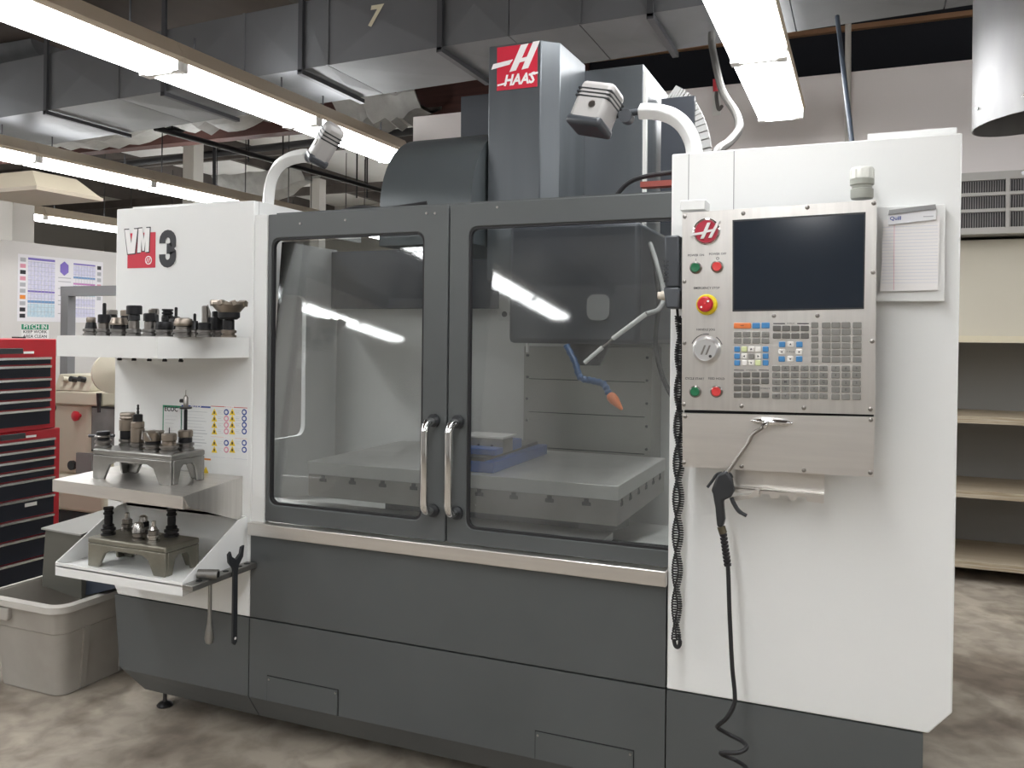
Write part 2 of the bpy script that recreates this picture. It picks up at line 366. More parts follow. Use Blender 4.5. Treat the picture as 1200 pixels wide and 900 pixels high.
# insulated round duct lying above, upper left
p = at(60, 45, 1, 3.5); b = MB(); pts = [(-12+i*.3, 3.5, p.z-.03+random.uniform(-.02, .02)) for i in range(int((p.x+12)/.3)+1)]
b.tube(pts, [.21+random.uniform(-.012, .012) for _ in pts], 16)
tag(b.build('insulated_duct', mat('grey_duct_wrap', (.2, .205, .215), .5, .2, noise=(3, (.13, .135, .14)), bump=(9, .7))), 'wrinkled grey insulated round duct above the rectangular duct', 'duct')

# ------------------------------------------------------------------ vertical round duct, upper right
SHINY = mat('bright_galvanised', (.42, .42, .42), .5, .9, noise=(2.2, (.33, .33, .335), .25), stretch=(3, 3, .6), rvar=.08)
cx, cy, rr = 1.19+.285, 2.3, .285
zb = at(1170, 132, 1, cy-rr*.8).z
b = MB(); n = 36
ring = lambda r, z: [(cx+r*math.cos(2*PI*i/n), cy+r*math.sin(2*PI*i/n), z + (.03*math.cos(2*PI*i/n) if z < 3 else 0)) for i in range(n)]
rs = [ring(rr, zb), ring(rr, 3.38), ring(rr-.006, 3.38), ring(rr-.006, zb)]
b.add(sum(rs, []), [(k*n+i, k*n+(i+1) % n, ((k+1) % 4)*n+(i+1) % n, ((k+1) % 4)*n+i) for k in range(4) for i in range(n)])
t = thing('round_exhaust_duct', 'bright galvanised round vertical duct with open bottom end above the wall cooler', 'duct', (cx, cy, zb))
b.build('pipe', SHINY, t)
for a in (200, 250): 
    c = math.radians(a); MB().cyl((cx+rr*math.cos(c), cy+rr*math.sin(c), zb+.06), (cx+(rr+.008)*math.cos(c), cy+(rr+.008)*math.sin(c), zb+.06), .008, n=8).build('screw', CHROME, t)
MB().cyl((cx, cy, zb+.5), (cx, cy, zb+.52), rr-.008, n=24).build('dark_disc', SEAM, t)  # near-black disc inside the pipe makes its open end look dark

# ------------------------------------------------------------------ things on the back wall
GALVP = mat('grey_conduit', (.17, .165, .155), .5, .3)
pts = bez([at(834, 48, 1, 2.65), at(836, 62, 1, 2.6), at(846, 105, 1, 2.4), at(862, 132, 1, 2.1), at(866, 150, 1, 1.8), at(855, 166, 1, 1.5), at(840, 178, 1, 1.1), at(836, 200, 1, 1.0)], 8)
pts = [Vector((pts[0].x, pts[0].y, 3.37))] + pts
tag(MB().tube(pts, .022, 10).build('flexible_conduit', GALVP), 'grey flexible conduit dropping from the roof and bending towards the cabinet top', 'conduit')
t = thing('wall_hook', 'small hook with red tip on the white back wall', 'hook', at(840, 130, 1, 4.2))
a = at(839, 104, 1, 4.15); b_ = at(843, 130, 1, 4.15)
MB().box(a.x-.03, a.x+.03, 4.185, 4.2, b_.z-.02, a.z+.02).build('plate', LENSW, t)
MB().tube(bez([(a.x, 4.185, a.z), (a.x+.01, 4.12, a.z-.08), (a.x+.03, 4.1, b_.z), (a.x+.05, 4.13, b_.z+.03)], 5), .014).build('arm', GALVP, t)
MB().cyl((a.x, 4.15, a.z-.02), (a.x, 4.13, a.z+.07), .022).build('tip', RED, t)
a = at(994, 25, 1, 4.15); b_ = at(997, 164, 1, 4.15)
tag(MB().cyl((a.x, 4.17, 3.9), (a.x+.01, 4.17, 1.6), .022).build('wall_conduit', POST), 'straight white conduit running down the back wall', 'conduit')
a = at(983, 36, 1, 2.6); b_ = at(999, 172, 1, 2.2)
tag(MB().cyl(a+(a-b_)*((3.37-a.z)/(a.z-b_.z)), b_-(a-b_)*.2, .013).build('air_line', mat('blue_grey_hose', (.06, .075, .1), .45)), 'thin dark slanting air line crossing the white wall conduit', 'hose')
p = at(558, 130, 1, 3.9); tag(MB().box(p.x-.12, p.x+.22, 3.85, 4.18, p.z-.3, p.z+.12).build('junction_box', mat('navy_grey_box', (.09, .1, .115), .5), bevel=.006), 'dark grey electrical box beside the tall column cover', 'box')

# wall cooler and shelving at the right
t = thing('wall_cooler', 'wall-mounted cooling unit with pale metal grille over dark fins', 'air conditioner', (1.8, 3.8, 2.2))
x0, x1, y0, z0, z1 = .95, 2.6, 3.4, at(1128, 275, 1, 3.4).z, at(1128, 203, 1, 3.4).z
CASE = mat('cooler_case_grey', (.42, .41, .39), .45, .3)
MB().box(x0, x1, y0+.05, 4.2, z0, z1).build('case', CASE, t)
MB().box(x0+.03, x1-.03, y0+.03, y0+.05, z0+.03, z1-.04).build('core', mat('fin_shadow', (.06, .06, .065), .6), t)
b = MB(); xx = x0+.04
while xx < x1-.04: b.box(xx, xx+.004, y0+.012, y0+.032, z0+.03, z1-.04); xx += .0135
o = b.build('fins', mat('fin_aluminium', (.34, .33, .33), .5, .5), t, smooth=0); o['kind'] = 'stuff'
GR = mat('grille_bar', (.45, .435, .41), .4, .4)
for z, h in ((z0, .04), (z1-.05, .05), (z0+.035+(z1-z0-.08)/3, .02), (z0+.035+2*(z1-z0-.08)/3, .02)): MB().box(x0, x1, y0, y0+.03, z, z+h).build('grille_bar', GR, t)
gx = at(1181, 240, 1, y0).x
for x in (x0, gx-.53, gx, gx+.53, x1-.02): MB().box(x-.011, x+.011, y0-.004, y0+.03, z0+.03, z1-.03).build('grille_bar', GR, t)
MB().cyl((gx+.08, y0-.006, z1-.02), (gx+.08, y0, z1-.02), .012, n=8).build('screw', CHROME, t)
BEIGE = mat('beige_cabinet_paint', (.60, .565, .47), .55, noise=(1.2, (.56, .525, .435), .3))
zt = at(1128, 399, 1, 3.55).z; sx0, sx1 = .55, 3.4
t = thing('storage_shelving', 'beige overhead cabinet above open wooden storage shelves at the wall', 'shelves', (2, 3.85, 0))
MB().box(sx0, sx1, 3.55, 4.2, zt, z0-.02).build('overhead_cabinet', BEIGE, t)
MB().box(sx0, sx1, 3.52, 3.55, zt-.012, zt+.03).build('edge_trim', mat('cream_trim', (.66, .6, .45), .5), t)
BACKG = mat('shelf_back_grey', (.26, .255, .245), .7)
MB().box(sx0, sx1, 4.15, 4.2, 0, zt).build('back_panel', BACKG, t)
MB().box(sx0-.03, sx0, 3.55, 4.2, 0, z0-.02).build('side_panel', BEIGE, t)
MB().box(sx1, sx1+.03, 3.55, 4.2, 0, z0-.02).build('side_panel', BEIGE, t)
WOOD = mat('plywood', (.46, .39, .29), .6, noise=(3, (.36, .29, .2), .3), stretch=(.5, 6, 6))
WOODE = mat('plywood_edge', (.55, .49, .38), .6, noise=(12, (.32, .24, .15), .2), stretch=(.4, 2, 10))
for py in (488, 575, 657):
    z = at(1128, py, 1, 3.5).z
    s_ = MB().box(sx0, sx1, 3.5, 4.15, z-.035, z).build('shelf', WOOD, t)
    MB().box(sx0, sx1, 3.485, 3.5, z-.04, z+.004).build('edge_strip', WOODE, s_)

# ================================================================== THE MILLING MACHINE
M = thing('milling_machine', 'large white and slate-grey enclosed milling machine with two glazed sliding doors', 'machine', (-.57, .9, 0))
XL, XD, XW, XG, XR, XE = -2.08, -1.334, -1.393, -.588, .16, .931
ZW, ZS, ZD, ZL, ZR = .469, .823, 1.956, 2.011, 2.068
def ring(x0, x1, z0, z1, i, r, y0, y1, n=4):
    """rectangular frame with a rounded opening i = (x0, x1, z0, z1)"""
    inn = rrect(*i, r, n); out = []
    for q, (cx_, cz_) in enumerate(((x1, z1), (x0, z1), (x0, z0), (x1, z0))):
        for k in range(n+1):
            p_ = inn[q*(n+1)+k]; hor = q % 2 == 0
            first, last = k == 0, k == n
            if first: out.append((cx_, p_[1]) if hor else (p_[0], cz_))
            elif last: out.append((p_[0], cz_) if hor else (cx_, p_[1]))
            else: out.append((cx_, cz_))
    N = len(inn); b = MB()
    vs = [(p_[0], y, p_[1]) for y in (y0, y1) for p_ in out+inn]
    fs = []
    for k in range(N):
        j = (k+1) % N
        fs += [(k, j, N+j, N+k), (2*N+k, 3*N+k, 3*N+j, 2*N+j), (k, 2*N+k, 2*N+j, j), (N+k, N+j, 3*N+j, 3*N+k)]
    b.add(vs, fs); return b
def weld(o):
    bm = bmesh.new(); bm.from_mesh(o.data); bmesh.ops.remove_doubles(bm, verts=bm.verts, dist=1e-5)
    bmesh.ops.recalc_face_normals(bm, faces=bm.faces); bm.to_mesh(o.data); bm.free(); return o
# --- left housing
MB().prism([(XL, ZL), (XW, ZL), (XW, ZW), (XL+.03, ZW), (XL-.03, .575), (XL-.03, .9), (XL, .95)], 1, 0, .028).build('front_panel', WHITE, M, bevel=.004)
MB().box(XW-.018, XW, .03, .72, 1.93, ZL).build('side_return', WHITE, M)
MB().box(XL, XW-.02, .03, .72, ZL-.02, ZL-.001).build('top_cover', WHITE, M)
MB().box(at(158, 243, 1, .05).x, XW-.12, .04, .3, ZL, ZL+.012).build('top_strip', WHITE, M)
sw = ring(.05, 1.5, .5, ZL-.02, (.28, 1.22, .98, 1.72), .05, XL, XL+.025)
sw.v = [Vector((q.y, q.x, q.z)) for q in sw.v]
weld(sw.build('side_wall', WHITE, M))
MB().box(XD-.058, XD-.002, .005, .03, ZS, ZD).build('door_jamb', WHITE, M)
# --- right cabinet
cab = MB().prism([(XR, ZR), (XE, ZR), (XE-.012, ZW+.065), (.863, ZW), (XR, ZW)], 1, 0, 1.0).build('control_cabinet', WHITE, M, bevel=.004)
MB().box(.70, .925, .08, .5, ZR, ZR+.034).build('cabinet_lid', WHITE, M)
for px in (807, 860): 
    x = at(px, 210, 1, 0).x; MB().box(x-.0012, x+.0012, -.0008, .002, 1.2, ZR-.003).build('panel_seam', mat('seam_grey', (.3, .3, .3), .7), cab)
# --- dark skirts
prof = [(.0, ZW-.004), (.0, .175), (.062, .08), (.5, .08), (.5, ZW-.004)]
b = MB(); A = [(-2.064, 0, ZW-.004), (-2.012, 0, .20), (-1.965, .062, .08), (-1.965, .5, .08), (-2.064, .5, ZW-.004)]
b.add([(-2.066, 0, ZW-.004), (-2.035, 0, .185), (-1.955, .055, .085), (-1.96, .5, .085), (-2.066, .5, ZW-.004),
       (XW-.003, 0, ZW-.004), (XW-.003, 0, .175), (XW-.003, .062, .08), (XW-.003, .5, .08), (XW-.003, .5, ZW-.004), (-2.02, 0, .175)],
      [(0, 1, 10, 6, 5), (10, 2, 7, 6), (1, 2, 10), (2, 3, 8, 7), (3, 4, 9, 8), (0, 5, 9, 4), (0, 4, 3, 2, 1), (5, 6, 7, 8, 9)])
b.build('skirt', GREY, M, smooth=18)
MB().prism(prof, 0, XW+.002, XR-.004).build('skirt', GREY, M, smooth=18)
MB().prism(prof, 0, XR, .85).build('skirt', GREY, M, smooth=18)
MB().box(XW+.001, XR-.004, 0, .3, ZW+.001, ZS-.047).build('apron', GREY, M, bevel=.002)
MB().box(XW-.01, XR, .08, .5, .1, ZS-.05).build('base_light_block', SEAM, M)  # unseen dark box added behind the skirts, blocks floor light
MB().box(XW+.002, XR-.001, -.022, .06, ZS-.047, ZS).build('door_sill', STEELX, M, bevel=.003)
MB().box(-1.85, .8, .55, 2.0, 0, .45).build('pedestal_light_block', SEAM, M)  # unseen black box added for floor support, keeps the underside dark
for (xa, xb, zt_) in ((-1.306, -1.002, .265), (-.256, .06, .263)):
    MB().box(xa-.003, xb+.003, -.0012, .002, .176, zt_+.003).build('panel_seam', SEAM, M)
    pn = MB().box(xa, xb, -.004, 0, .177, zt_).build('access_panel', GREY, M)
    for x in (xa+.008, xb-.008): MB().cyl((x, -.006, zt_-.01), (x, -.003, zt_-.01), .004, n=8).build('screw', GROUND, pn)
MB().lathe([(.0, 0), (.03, 0), (.032, .006), (.024, .014), (.01, .02), (.008, .03), (.008, .085), (0, .085)], (-1.915, .12, 0)).build('levelling_foot', DARKSTEEL, M)
# --- sliding doors
def door(x0, x1, inner, hx, lean):
    d = weld(ring(x0, x1, ZS+.004, ZD, inner, .03, .008, .03).build('door', GREY, M, bevel=.003))
    g = ring(inner[0]+.0, inner[1], inner[2], inner[3], (inner[0]+.007, inner[1]-.007, inner[2]+.007, inner[3]-.007), .026, .012, .028)
    weld(g.build('gasket', RUBBER, d))
    k_ = math.tan(math.radians(lean))*(inner[3]-inner[2])      # the sheet leans back in its frame
    MB().prism([(.032, inner[2]), (.038, inner[2]), (.038+k_, inner[3]), (.032+k_, inner[3])], 0, inner[0]-.04, inner[1]+.04).build('pane', GLASS, d)
    zt_, zb_ = 1.232, .93
    pts = [(hx, .008, zt_), (hx, -.03, zt_-.003)] + [(hx, -.03-.032*math.sin(a), zt_-.003-.032*(1-math.cos(a))) for a in [PI/2*k/6 for k in range(1, 7)]]
    pts += [(hx, p_[1], zt_+zb_-p_[2]) for p_ in pts[::-1]]
    MB().tube(pts, .014, 14).build('handle', CHROME, d)
    for z in (zt_, zb_): MB().cyl((hx, .006, z), (hx, -.004, z), .022, n=18).build('handle_collar', BLACK, d)
    return d
hl, hr = at(508, 494, 1, 0).x, at(536, 497, 1, 0).x
door(XD, XG-.003, (-1.318, -.682, .89, 1.868), hl, 5)
door(XG+.003, XR+.12, (-.515, .20, .878, 1.878), hr, 4.5)
MB().box(XD, XR+.1, .055, .09, ZD-.05, ZD+.012).build('door_track', GREY, M)
for px, py in ((352, 262), (405, 258), (500, 250), (510, 250), (583, 243)):
    p = at(px, py, 1, .008); MB().cyl((p.x, .004, p.z), (p.x, .01, p.z), .004, n=8).build('screw', GROUND, M)
# --- rails, cables and red trim on top behind the doors
MB().box(XD+.1, XR-.05, .3, .34, ZD+.02, ZD+.04).build('roof_rail', mat('red_primer', (.3, .06, .045), .6), M)
MB().tube(bez([(-1.2, .2, ZD+.02), (-1.08, .22, ZD+.045), (-.95, .2, ZD+.03), (-.8, .24, ZD+.05)], 6), .008).build('cable', RUBBER, M)
MB().tube(bez([(-.1, .25, ZD+.02), (-.02, .25, ZD+.09), (.15, .25, ZD+.11)], 6), .008).build('cable', RUBBER, M)
p = at(752, 217, 1, .2); MB().box(p.x, XR-.01, .18, .22, p.z-.01, p.z+.008).build('track_cover', MATS['red_primer'], M)
# --- inside of the enclosure
INS = mat('inner_sheet_grey', (.62, .62, .60), .45, .2, noise=(2, (.52, .52, .5), .3))
INSD = mat('inner_dark_grey', (.04, .045, .055), .5, .2)
MB().box(XL+.03, .55, 1.5, 1.53, .5, 1.66).build('inner_back_wall', INS, M)
MB().box(XL+.03, .55, 1.44, 1.53, 1.66, ZD+.02).build('inner_dark_backing', INSD, M)  # dark panel standing in for the dark open space above the back wall
MB().box(.46, .48, .1, 1.5, .5, ZD).build('inner_side_wall', INS, M)
MB().prism([(.1, .8), (1.5, .62), (1.5, .58), (.1, .76)], 0, XL+.03, .45).build('chip_pan', INS, M)
wp = MB().box(-.83, -.2, 1.3, 1.5, .82, 1.47).build('way_cover', mat('way_cover_warm', (.36, .35, .32), .42, .5, noise=(3, (.29, .28, .255))), M)
for x in (-.81, -.22):
    for k in range(6): MB().cyl((x, 1.292, .9+k*.105), (x, 1.302, .9+k*.105), .007, n=8).build('bolt', DARKSTEEL, wp)
for z in (.98, 1.15, 1.31): MB().box(-.8, -.23, 1.296, 1.301, z, z+.004).build('cover_joint', SEAM, wp)
hd = MB().box(-.63, -.09, .62, 1.4, 1.49, 1.96).build('spindle_head', INSD, M, bevel=.02)
MB().lathe([(0, 0), (.05, 0), (.06, .02), (.075, .05), (.085, .09), (0, .09)], (-.36, .85, 1.4)).build('spindle_nose', DARKSTEEL, hd)
# warning plate inside
p0, p1 = at(585, 335, 1, 1.0), at(626, 376, 1, 1.0)
pl = MB().box(p0.x, p1.x, 1.0, 1.004, p1.z, p0.z).build('warning_plate', mat('aged_plate', (.5, .5, .48), .5), M)
for k in range(4):
    x = p0.x + (p1.x-p0.x)*(.16+.22*k); MB().cyl((x, .998, p1.z+.03), (x, 1, p1.z+.03), .013, n=12).build('pictogram', PRINTK, pl)
MB().box(p0.x, p1.x, 1.004, 1.5, p0.z-.02, p0.z).build('plate_bracket', INSD, M)
MB().cyl((at(614, 385, 1, 1.2).x, 1.25, 1.58), (at(614, 385, 1, 1.2).x, 1.25, 1.44), .008).build('guide_rod', LENSW, M)
# table
TY0, TY1, TX0, TX1, TZ = .42, 1.2, -1.45, -.11, .985
tb = MB().box(TX0, TX1, TY0, TY1, TZ-.052, TZ).build('work_table', mat('ground_table_steel', (.66, .65, .62), .38, .5, noise=(6, (.52, .51, .485), .3)), M, bevel=.002)
MB().box(TX0+.004, TX1-.004, TY0+.005, TY1-.005, TZ-.145, TZ-.052).build('table_body', mat('table_body_steel', (.36, .34, .31), .45, .4, noise=(5, (.22, .2, .18))), tb)
MB().box(-1.15, -.3, .55, 1.3, .62, TZ-.145).build('saddle', INSD, M)
MB().box(-1.9, -.15, .3, .5, .75, .80).build('chip_ledge', mat('wet_pan', (.55, .54, .52), .3, .6), M)
T = [(-.009, 0), (-.009, -.012), (-.017, -.012), (-.017, -.026), (.017, -.026), (.017, -.012), (.009, -.012), (.009, 0)]
zq = TZ-.055
for k in range(9):
    x = TX1-.12-k*.143; MB().prism([(x+a, zq+c) for a, c in T], 1, TY0+.0035, TY0+.006).build('table_slot', SEAM, tb)
for k in range(6):
    y = TY0+.06+k*.125; MB().prism([(y+a, zq+c) for a, c in T], 0, TX1-.0045, TX1-.002).build('table_slot', SEAM, tb)
# white rods in place of likely lamp reflections, joint added, and hose; inside right
a, b_ = at(757, 368, 1, .5), at(718, 397, 1, .5); c_, d_ = at(706, 407, 1, .5), at(685, 425, 1, .5)
MB().cyl(a, b_, .009).build('reflection_rod', LENSW, M); MB().cyl(c_, d_, .008).build('reflection_rod', LENSW, M); MB().cyl(b_, c_, .004).build('reflection_rod_joint', GROUND, M)
MB().tube(bez([a, at(772, 362, 1, .55), at(778, 345, 1, .6), at(770, 310, 1, .65), at(762, 285, 1, .7)], 6), .009).build('inner_hose', mat('grey_hose', (.3, .3, .29), .5), M)
MB().tube(bez([at(764, 290, 1, .8), at(772, 350, 1, .8), at(768, 400, 1, .82), at(776, 440, 1, .82), at(790, 470, 1, .82)], 6), .01).build('cable', RUBBER, M)
p = at(700, 360, 1, .6); MB().prism(rrect(p.x-.045, p.x+.045, p.z-.05, p.z+.05, .03), 1, .608, .619).build('head_badge', mat('pale_badge', (.2, .2, .2), .5), hd)
# coolant hose of ball segments
cp = bez([at(664, 405, 1, .58), at(674, 425, 1, .56), at(680, 442, 1, .55), at(693, 446, 1, .54), at(707, 450, 1, .53), at(714, 462, 1, .52)], 5)
hs = MB()
hs.tube(cp, [.011 if i % 2 else .0145 for i in range(len(cp))], 10)
ho = hs.build('coolant_hose', mat('coolant_hose_blue', (.03, .085, .2), .4), M)
a, b_ = at(714, 462, 1, .52), at(729, 480, 1, .51)
MB().lathe([(.012, 0), (.019, .01), (.019, .03), (.013, .05), (.005, (b_-a).length), (0, (b_-a).length)], a, b_-a).build('nozzle', mat('nozzle_orange', (.75, .2, .06), .4), ho)
# --- tall column cover
y0 = .75; yc = .82
A = at(573, 57, 1, y0); B = at(634, 45, 1, y0); Cc = at(657, 50, 1, yc); D = at(686, 76, 0, Cc.x); E_ = at(754, 82, 1, D.y)
z0c = 1.75; zt_ = (A.z+B.z)/2
loop = lambda zz: [(A.x, y0, zz), (B.x, y0, zz), (Cc.x, yc, zz)]
vs = [(A.x, y0, z0c), (B.x, y0, z0c), (Cc.x, yc, z0c), (Cc.x, D.y, z0c), (A.x, D.y, z0c),
      (A.x, y0, zt_), (B.x, y0, zt_), (Cc.x, yc, zt_-.004), (Cc.x, D.y, D.z), (A.x, D.y, D.z)]
vs[7] = (Cc.x, yc, Cc.z)
cc = MB().add(vs, [(0, 1, 6, 5), (1, 2, 7, 6), (2, 3, 8, 7), (3, 4, 9, 8), (4, 0, 5, 9), (5, 6, 7), (5, 7, 8, 9), (0, 4, 3, 2, 1)]).build('column_cover', SLATE, M, bevel=.004)
MB().box(A.x, E_.x, D.y, D.y+.55, z0c, (D.z+E_.z)/2).build('column_rear_cover', SLATE, M, bevel=.004)
MB().box(E_.x, E_.x+.014, D.y+.0, D.y+.03, z0c, E_.z-.003).build('edge_strip', mat('pale_edge', (.6, .6, .58), .4), M)
# energy chain arch behind the column
g0 = at(788, 210, 1, D.y+.3); pts = bez([(E_.x+.05, D.y+.35, E_.z-.02), (E_.x+.13, D.y+.35, E_.z-.09), (E_.x+.2, D.y+.35, E_.z-.3), (E_.x+.24, D.y+.35, 1.9)], 8)
for i in range(len(pts)-1):
    c_ = (pts[i]+pts[i+1])/2; dv = pts[i+1]-pts[i]; R_ = dv.to_track_quat('Z', 'Y').to_matrix()
    MB().obox(c_, (.05, .09, dv.length*.86), R_).build('chain_link', mat('chain_grey', (.4, .4, .39), .5), M)
MB().box(E_.x+.014, E_.x+.17, D.y+.3, D.y+.34, z0c, E_.z-.05).build('chain_backing', mat('navy_plate', (.02, .025, .035), .5), M)
# logo plate on column
L_ = MB(); q = lambda px, py, dy=.0: at(px, py, 1, y0-.002-dy)
P4 = [q(580, 56), q(635, 43), q(635, 100), q(582, 107)]
wdt = B.x-A.x; lx0, lx1, lz0, lz1 = A.x+.04, B.x-.022, A.z-.198, A.z+.0
lx0, lx1 = at(583, 60, 1, y0).x, at(630, 60, 1, y0).x; lz1, lz0 = at(607, 53, 1, y0).z, at(607, 104, 1, y0).z
dec = MB().box(lx0, lx1, y0-.003, y0, lz0, lz1).build('logo_badge', LOGORED, cc)
lk = 0
u = lambda a, c: (lx0+(lx1-lx0)*a, lz0+(lz1-lz0)*c)
for poly in ([(-.14, .505), (.32, .57), (.40, .68), (-.09, .625)], [(.32, .40), (.48, .42), (.78, 1.0), (.60, .985)], [(.62, .42), (.78, .44), (1.06, 1.03), (.90, 1.02)], [(.48, .58), (.72, .61), (.76, .70), (.52, .67)]):
    lk += .0002; MB().prism([u(a, c) for a, c in poly], 1, y0-.0055-lk, y0-.003).build('logo_stroke', PRINTW, dec)
mid = u(.55, .2); text('logo_lettering', 'HAAS', .062, (mid[0], y0-.0045, mid[1]), PRINTW, dec, bold=.035, shear=.25, width=.88)
for poly in ([(.02, .1), (.25, .13), (.25, .17), (.02, .14)], [(.8, .31), (1.02, .33), (1.02, .29), (.8, .265)]): MB().prism([u(a, c) for a, c in poly], 1, y0-.0055, y0-.003).build('logo_stroke', PRINTW, dec)
# --- rounded cover beside the column
yf = .62; X0, X1 = at(445, 237, 1, yf).x, at(552, 235, 1, yf).x
zt2 = at(478, 163, 0, X0)
arc = [(yf, 1.9)] + [(yf+.4*(1-math.cos(PI/2*k/12)), 2.06+(2.43-2.06)*math.sin(PI/2*k/12)) for k in range(13)] + [(1.3, 2.43), (1.3, 1.9)]
MB().prism(arc, 0, X0, X1).build('rounded_cover', mat('slate_cover_paint', (.1, .115, .12), .3, .3, noise=(2, (.08, .09, .095), .3), rvar=.06), M, smooth=25)
MB().box(X1, A.x-.01, .9, 1.3, 1.9, 2.35).build('cover_gap', INSD, M)
# --- chip chute on the left side, ending over the bin
b = MB(); CH = mat('olive_grey_paint', (.105, .105, .09), .45)
b.loft([(-2.63, .12, .40), (-2.39, .12, .37), (-2.39, .5, .37), (-2.63, .5, .40)][::-1], [(-2.585, .1, .655), (-2.37, .1, .645), (-2.37, .5, .64), (-2.585, .5, .65)][::-1])
b.build('chip_chute', CH, M)
MB().loft([(-2.39, .14, .38), (-2.1, .14, .47), (-2.1, .48, .47), (-2.39, .48, .38)][::-1], [(-2.38, .14, .64), (-2.05, .14, .78), (-2.05, .48, .78), (-2.38, .48, .64)][::-1]).build('auger_housing', mat('navy_grey_side', (.035, .045, .065), .4), M)
MB().loft([(-2.6, .09, .655), (-2.36, .09, .65), (-2.36, .52, .65), (-2.6, .52, .655)][::-1], [(-2.6, .09, .662), (-2.36, .09, .657), (-2.1, .52, .80), (-2.55, .52, .70)][::-1]).build('chute_lid', mat('chute_lid_grey', (.3, .3, .28), .5), M)
# --- decal VM 3
dz = at(175, 290, 1, 0)
r0, r1 = at(149.5, 314.5, 1, 0), at(182.5, 272, 1, 0)
dc = MB().box(r0.x, r1.x, -.0015, 0, r0.z, r1.z).build('model_decal', LOGORED, M)
def stroke(pts, w_, Y0, Y1, name, m_, par):
    L_, R_ = [], []
    for i, p_ in enumerate(pts):
        a, c = Vector(pts[max(i-1, 0)]), Vector(pts[min(i+1, len(pts)-1)]); d = (c-a).normalized(); nn = Vector((-d.y, d.x))*w_/2
        L_.append(tuple(Vector(p_)+nn)); R_.append(tuple(Vector(p_)-nn))
    n_ = len(pts); b = MB(); vs = [(p_[0], y, p_[1]) for y in (Y0, Y1) for p_ in L_+R_]; N = 2*n_
    fs = [(0, n_, N+n_, N), (n_-1, N+n_-1, N+2*n_-1, 2*n_-1)]
    for k in range(n_-1): fs += [(k, k+1, n_+k+1, n_+k), (N+k, N+n_+k, N+n_+k+1, N+k+1), (k, N+k, N+k+1, k+1), (n_+k, n_+k+1, N+n_+k+1, N+n_+k)]
    return b.add(vs, fs).build(name, m_, par, smooth=0)
g0, g1 = at(146.5, 298.5, 1, 0), at(177, 267, 1, 0); GW, GH = g1.x-g0.x, g1.z-g0.z
def glyph(poly, grow, Y0, Y1, nm, m_):
    cx_ = sum(p_[0] for p_ in poly)/len(poly); cz_ = sum(p_[1] for p_ in poly)/len(poly)
    MB().prism([(g0.x+GW*p_[0]+(grow if p_[0] > cx_ else -grow), g0.z+GH*p_[1]+(grow if p_[1] > cz_ else -grow)) for p_ in poly], 1, Y0, Y1).build(nm, m_, dc, smooth=0)
VP = [(.0, .97), (.19, .97), (.26, .42), (.33, .98), (.5, .98), (.40, .04), (.13, .02)]
MP = [(.5, .06), (.54, .99), (.70, 1.0), (.74, .55), (.80, 1.0), (.97, 1.0), (.94, .08), (.80, .07), (.815, .55), (.765, .12), (.69, .12), (.655, .6), (.645, .065)]
for gp in (VP, MP):
    glyph(gp, .004, -.0022, -.0015, 'decal_outline', PRINTK); glyph(gp, 0, -.003, -.0024, 'decal_lettering', PRINTW)
c_ = at(174.5, 305, 1, 0)
MB().cyl((c_.x, -.0015, c_.z), (c_.x, -.0028, c_.z), .017, n=24).build('decal_ring', PRINTW, dc)
MB().cyl((c_.x, -.0025, c_.z), (c_.x, -.0034, c_.z), .013, n=24).build('decal_disc', LOGORED, dc)
for dx in (-.005, .005): MB().prism([(c_.x+dx-.005, c_.z-.009), (c_.x+dx-.002, c_.z-.009), (c_.x+dx+.005, c_.z+.009), (c_.x+dx+.002, c_.z+.009)], 1, -.0042, -.003).build('decal_stroke', PRINTW, dc)
c_ = at(197, 291.5, 1, 0)
h3, w3 = at(197, 271, 1, 0).z-at(197, 312, 1, 0).z, at(206.5, 290, 1, 0).x-at(188, 290, 1, 0).x
r3 = w3*.34; three = []
ztop, zlow = c_.z+h3/2-r3*1.35, c_.z-h3/2+r3*1.35
three = [(c_.x-r3, ztop-.010), (c_.x-r3, ztop)] + [(c_.x+r3*math.cos(a), ztop+r3*math.sin(a)*1.0) for a in [PI-PI*k/8 for k in range(1, 9)]] + [(c_.x+r3, ztop-.02), (c_.x+r3*.8, c_.z+.009), (c_.x+r3*.25, c_.z+.005), (c_.x-r3*.15, c_.z+.005)]
low3 = [(p_[0], 2*c_.z-p_[1]) for p_ in three]
for pts_, e3 in ((three, 0), (low3, .0003)): stroke(pts_, w3*.46, -.0012-e3, -.0002, 'decal_outline', PRINTW, dc); stroke(pts_, w3*.38, -.003-e3, -.0018, 'decal_lettering', PRINTK, dc)
# --- safety notices on the white panel
def rect(px0, py0, px1, py1, Y, d0, d1, name, m_, par):
    a, c = at(px0, py0, 1, Y), at(px1, py1, 1, Y); return MB().box(a.x, c.x, Y-d1, Y-d0, c.z, a.z).build(name, m_, par)
BLUE = mat('print_blue', (.03, .07, .3), .5); PGREEN = mat('print_green', (.02, .25, .13), .5); ORANGE = mat('print_orange', (.75, .25, .04), .5); PYEL = mat('print_yellow', (.8, .58, .03), .5); PGREY = mat('print_grey', (.42, .43, .45), .5); PPINK = mat('print_pink', (.7, .3, .38), .5)
PAPER = mat('label_paper', (.76, .77, .76), .45)
n1 = rect(191, 474.5, 213, 545, 0, 0, .001, 'eco_notice', PGREEN, M); rect(192.3, 477.5, 211.5, 545, 0, .001, .0016, 'notice_paper', PAPER, n1)
p = at(201, 479.5, 1, 0); text('notice_heading', 'ECOC', .026, (p.x, -.002, p.z), PRINTK, n1, bold=.02, width=.95)
for k in range(8): rect(194, 487+k*4.2, 208-(k % 3)*2, 488+k*4.2, 0, .0014, .0018, 'text_line', PGREY, n1)
